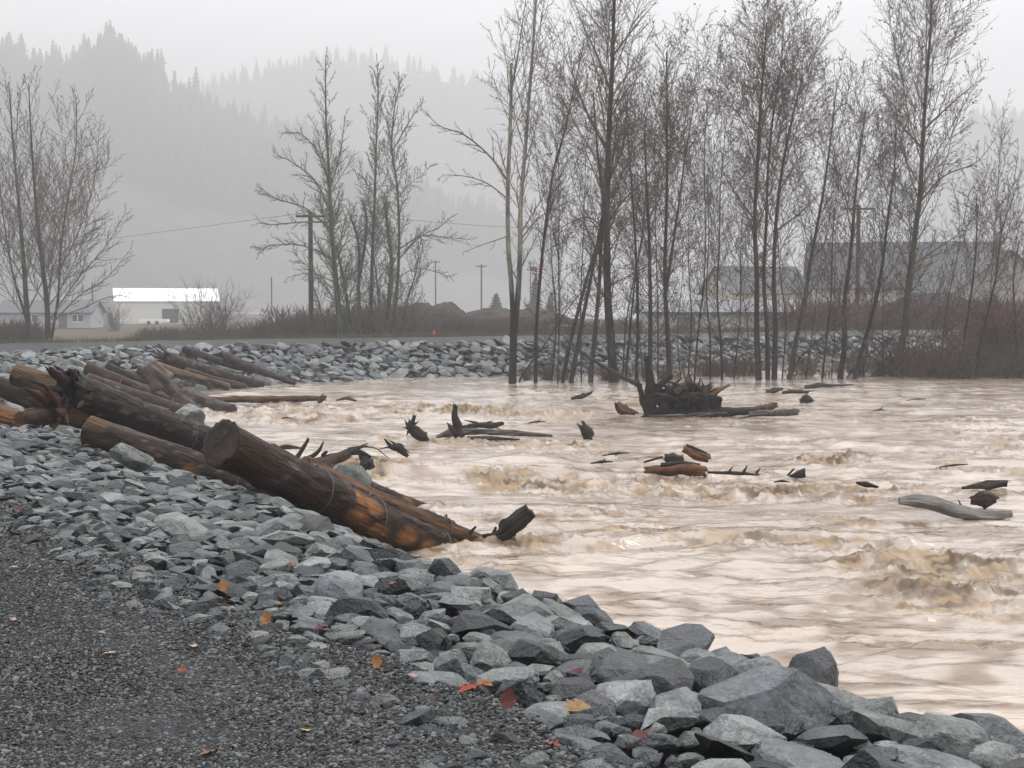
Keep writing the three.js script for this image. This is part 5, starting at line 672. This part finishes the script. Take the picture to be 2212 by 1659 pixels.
// ------------------------------------------------------------------ fallen leaves
function leafGeo(seed, len) {                                          // a lobed, curled maple leaf with its stalk
  const R = rng(seed), G = new Geo(), out = [[0, -0.5], [0.22, -0.42], [0.42, -0.2], [0.28, -0.08], [0.52, 0.12], [0.3, 0.14], [0.22, 0.3], [0, 0.55]], rim = [...out, ...out.slice(1, -1).reverse().map(([x, y]) => [-x, y])], curl = 0.3 + 0.7 * R(), fold = 0.5 * R();
  const pos = (x, y) => V(x * len, len * (0.5 * curl * (x * x + 0.6 * y * y) + fold * Math.abs(x) + 0.06 * noise(x * 5 + seed, y * 5)) + 0.01, -y * len); const put = (v, e) => { G.p.push(v.x, v.y, v.z); G.n.push(0, 1, 0); G.c.push(e, e, e); G.u.push(0, 0); };
  put(pos(0, 0), 0.9); for (const f of [0.5, 1]) for (const [x, y] of rim) put(pos(x * f * (0.9 + 0.2 * R()), y * f), 0.75 + 0.45 * R()); const n = rim.length;
  for (let j = 0; j < n; j++) { const a = 1 + j, b = 1 + (j + 1) % n; G.i.push(0, a, b, a, a + n, b + n, a, b + n, b); } G.recompute = true; const blade = G.build(), s = new Geo(); s.tube([pos(0, -0.5), pos(0.1, -0.8), pos(0.2 * (R() - 0.5), -1.15)], [len * 0.018, len * 0.014, len * 0.012], 5, [1, 0.6, 0.5]); return [blade, s.build()];
}
[[255, 1219, 'y', 0.085, 'flat yellow leaf on the gravel where the first stones begin'], [68, 1227, 'y', 0.08, 'small yellow leaf on the gravel near the left edge'], [30, 1227, 'p', 0.1, 'pinkish brown leaf beside the small yellow leaf at the left edge'], [166, 1193, 'r', 0.09, 'red brown leaf curled on the upper gravel'], [68, 1161, 'r', 0.09, 'dark red leaf at the upper left edge of the gravel'], [36, 1108, 'r', 0.1, 'rust red leaf on the stones at the left edge', 1], [288, 1216, 'm', 0.13, 'large maroon leaf lying against the first stones', 1], [484, 1262, 'o', 0.14, 'upright orange brown leaf stuck between grey stones', 1, 1], [490, 1312, 't', 0.12, 'tan curled leaf at the stone edge', 1], [601, 1303, 'o', 0.09, 'small orange leaf right of the tan curled leaf', 1], [578, 1332, 'o', 0.13, 'upright rust orange leaf below the small orange leaf', 1, 1], [634, 1222, 'o', 0.1, 'orange leaf high on the stones below the nearest log', 1], [420, 1396, 't', 0.1, 'pale tan leaf flat on the middle of the gravel'], [236, 1413, 't', 0.1, 'long pale curled leaf on the gravel'], [218, 1369, 'p', 0.08, 'pinkish grey leaf on the gravel above the long pale leaf'], [28, 1339, 'p', 0.08, 'greyish leaf on the gravel at the left edge'], [12, 1391, 'm', 0.07, 'dark brown leaf on the gravel below the greyish leaf'], [395, 1448, 'r', 0.08, 'reddish brown leaf left of the gravel centre'], [658, 1579, 'y', 0.09, 'bright yellow leaf with a long stalk near the bottom'], [452, 1632, 'b', 0.12, 'brown leaf with a red stalk at the bottom edge'], [815, 1426, 'o', 0.12, 'upright amber leaf at the gravel border', 1, 1], [795, 1497, 'm', 0.09, 'dark red leaf on the gravel below the amber leaf'], [1013, 1494, 'R', 0.15, 'bright red leaf on the stones', 1], [1046, 1482, 'o', 0.14, 'tan orange leaf overlapping the bright red leaf', 1], [1247, 1452, 'm', 0.14, 'dark brown leaf in a gap above the spotted leaf', 1], [1246, 1532, 's', 0.19, 'large spotted yellow brown leaf on the stones', 1], [1100, 1507, 'm', 0.14, 'maroon leaf standing right of the bright red leaf', 1, 1], [1382, 1588, 'm', 0.13, 'dark maroon leaf in a gap at the bottom centre', 1], [850, 1263, 'o', 0.12, 'small rust leaf under the water edge stones', 1], [932, 1502, 'm', 0.09, 'small dark red leaf left of the bright red leaf', 1], [514, 1354, 'o', 0.06, 'tiny orange leaf on the gravel below the rust orange leaf'], [698, 1360, 'm', 0.13, 'dark maroon leaf lodged under stones left of the amber leaf', 1], [1195, 1612, 'r', 0.1, 'red leaf at the lower stone edge', 1], [890, 1461, 'p', 0.09, 'pale pink leaf on the stone edge right of the amber leaf', 1]].forEach(([x, y, c, len, label, onStone, up], k) => {
  const col = { y: [0.36, 0.25, 0.09], p: [0.28, 0.19, 0.16], r: [0.17, 0.055, 0.035], m: [0.07, 0.02, 0.018], o: [0.22, 0.10, 0.04], t: [0.4, 0.28, 0.17], b: [0.15, 0.085, 0.055], R: [0.24, 0.04, 0.025], s: [0.2, 0.125, 0.055] }[c];
  const q = hit(x, y, onStone ? 0.16 : 0.03), g = thing('fallen_leaf', V(q.x, q.y + (onStone ? 0.15 : 0.02), q.z), label, 'leaf'), [blade, stalk] = leafGeo(k * 7 + 3, len * (c === 'o' ? 0.5 : 0.58)); const m = M.leaf.clone(); m.color = lin(...col); mesh('blade', blade, m, g); mesh('stalk', stalk, m, g); g.rotation.set(up ? 1.1 : 0.15 * noise(k, 2), k * 2.1, up ? 0.3 : 0.25 * noise(k, 5)); if (up) g.rotation.set(1.0, 0.5 * noise(k, 1), 0.2);
});
renderer.render(scene, camera);
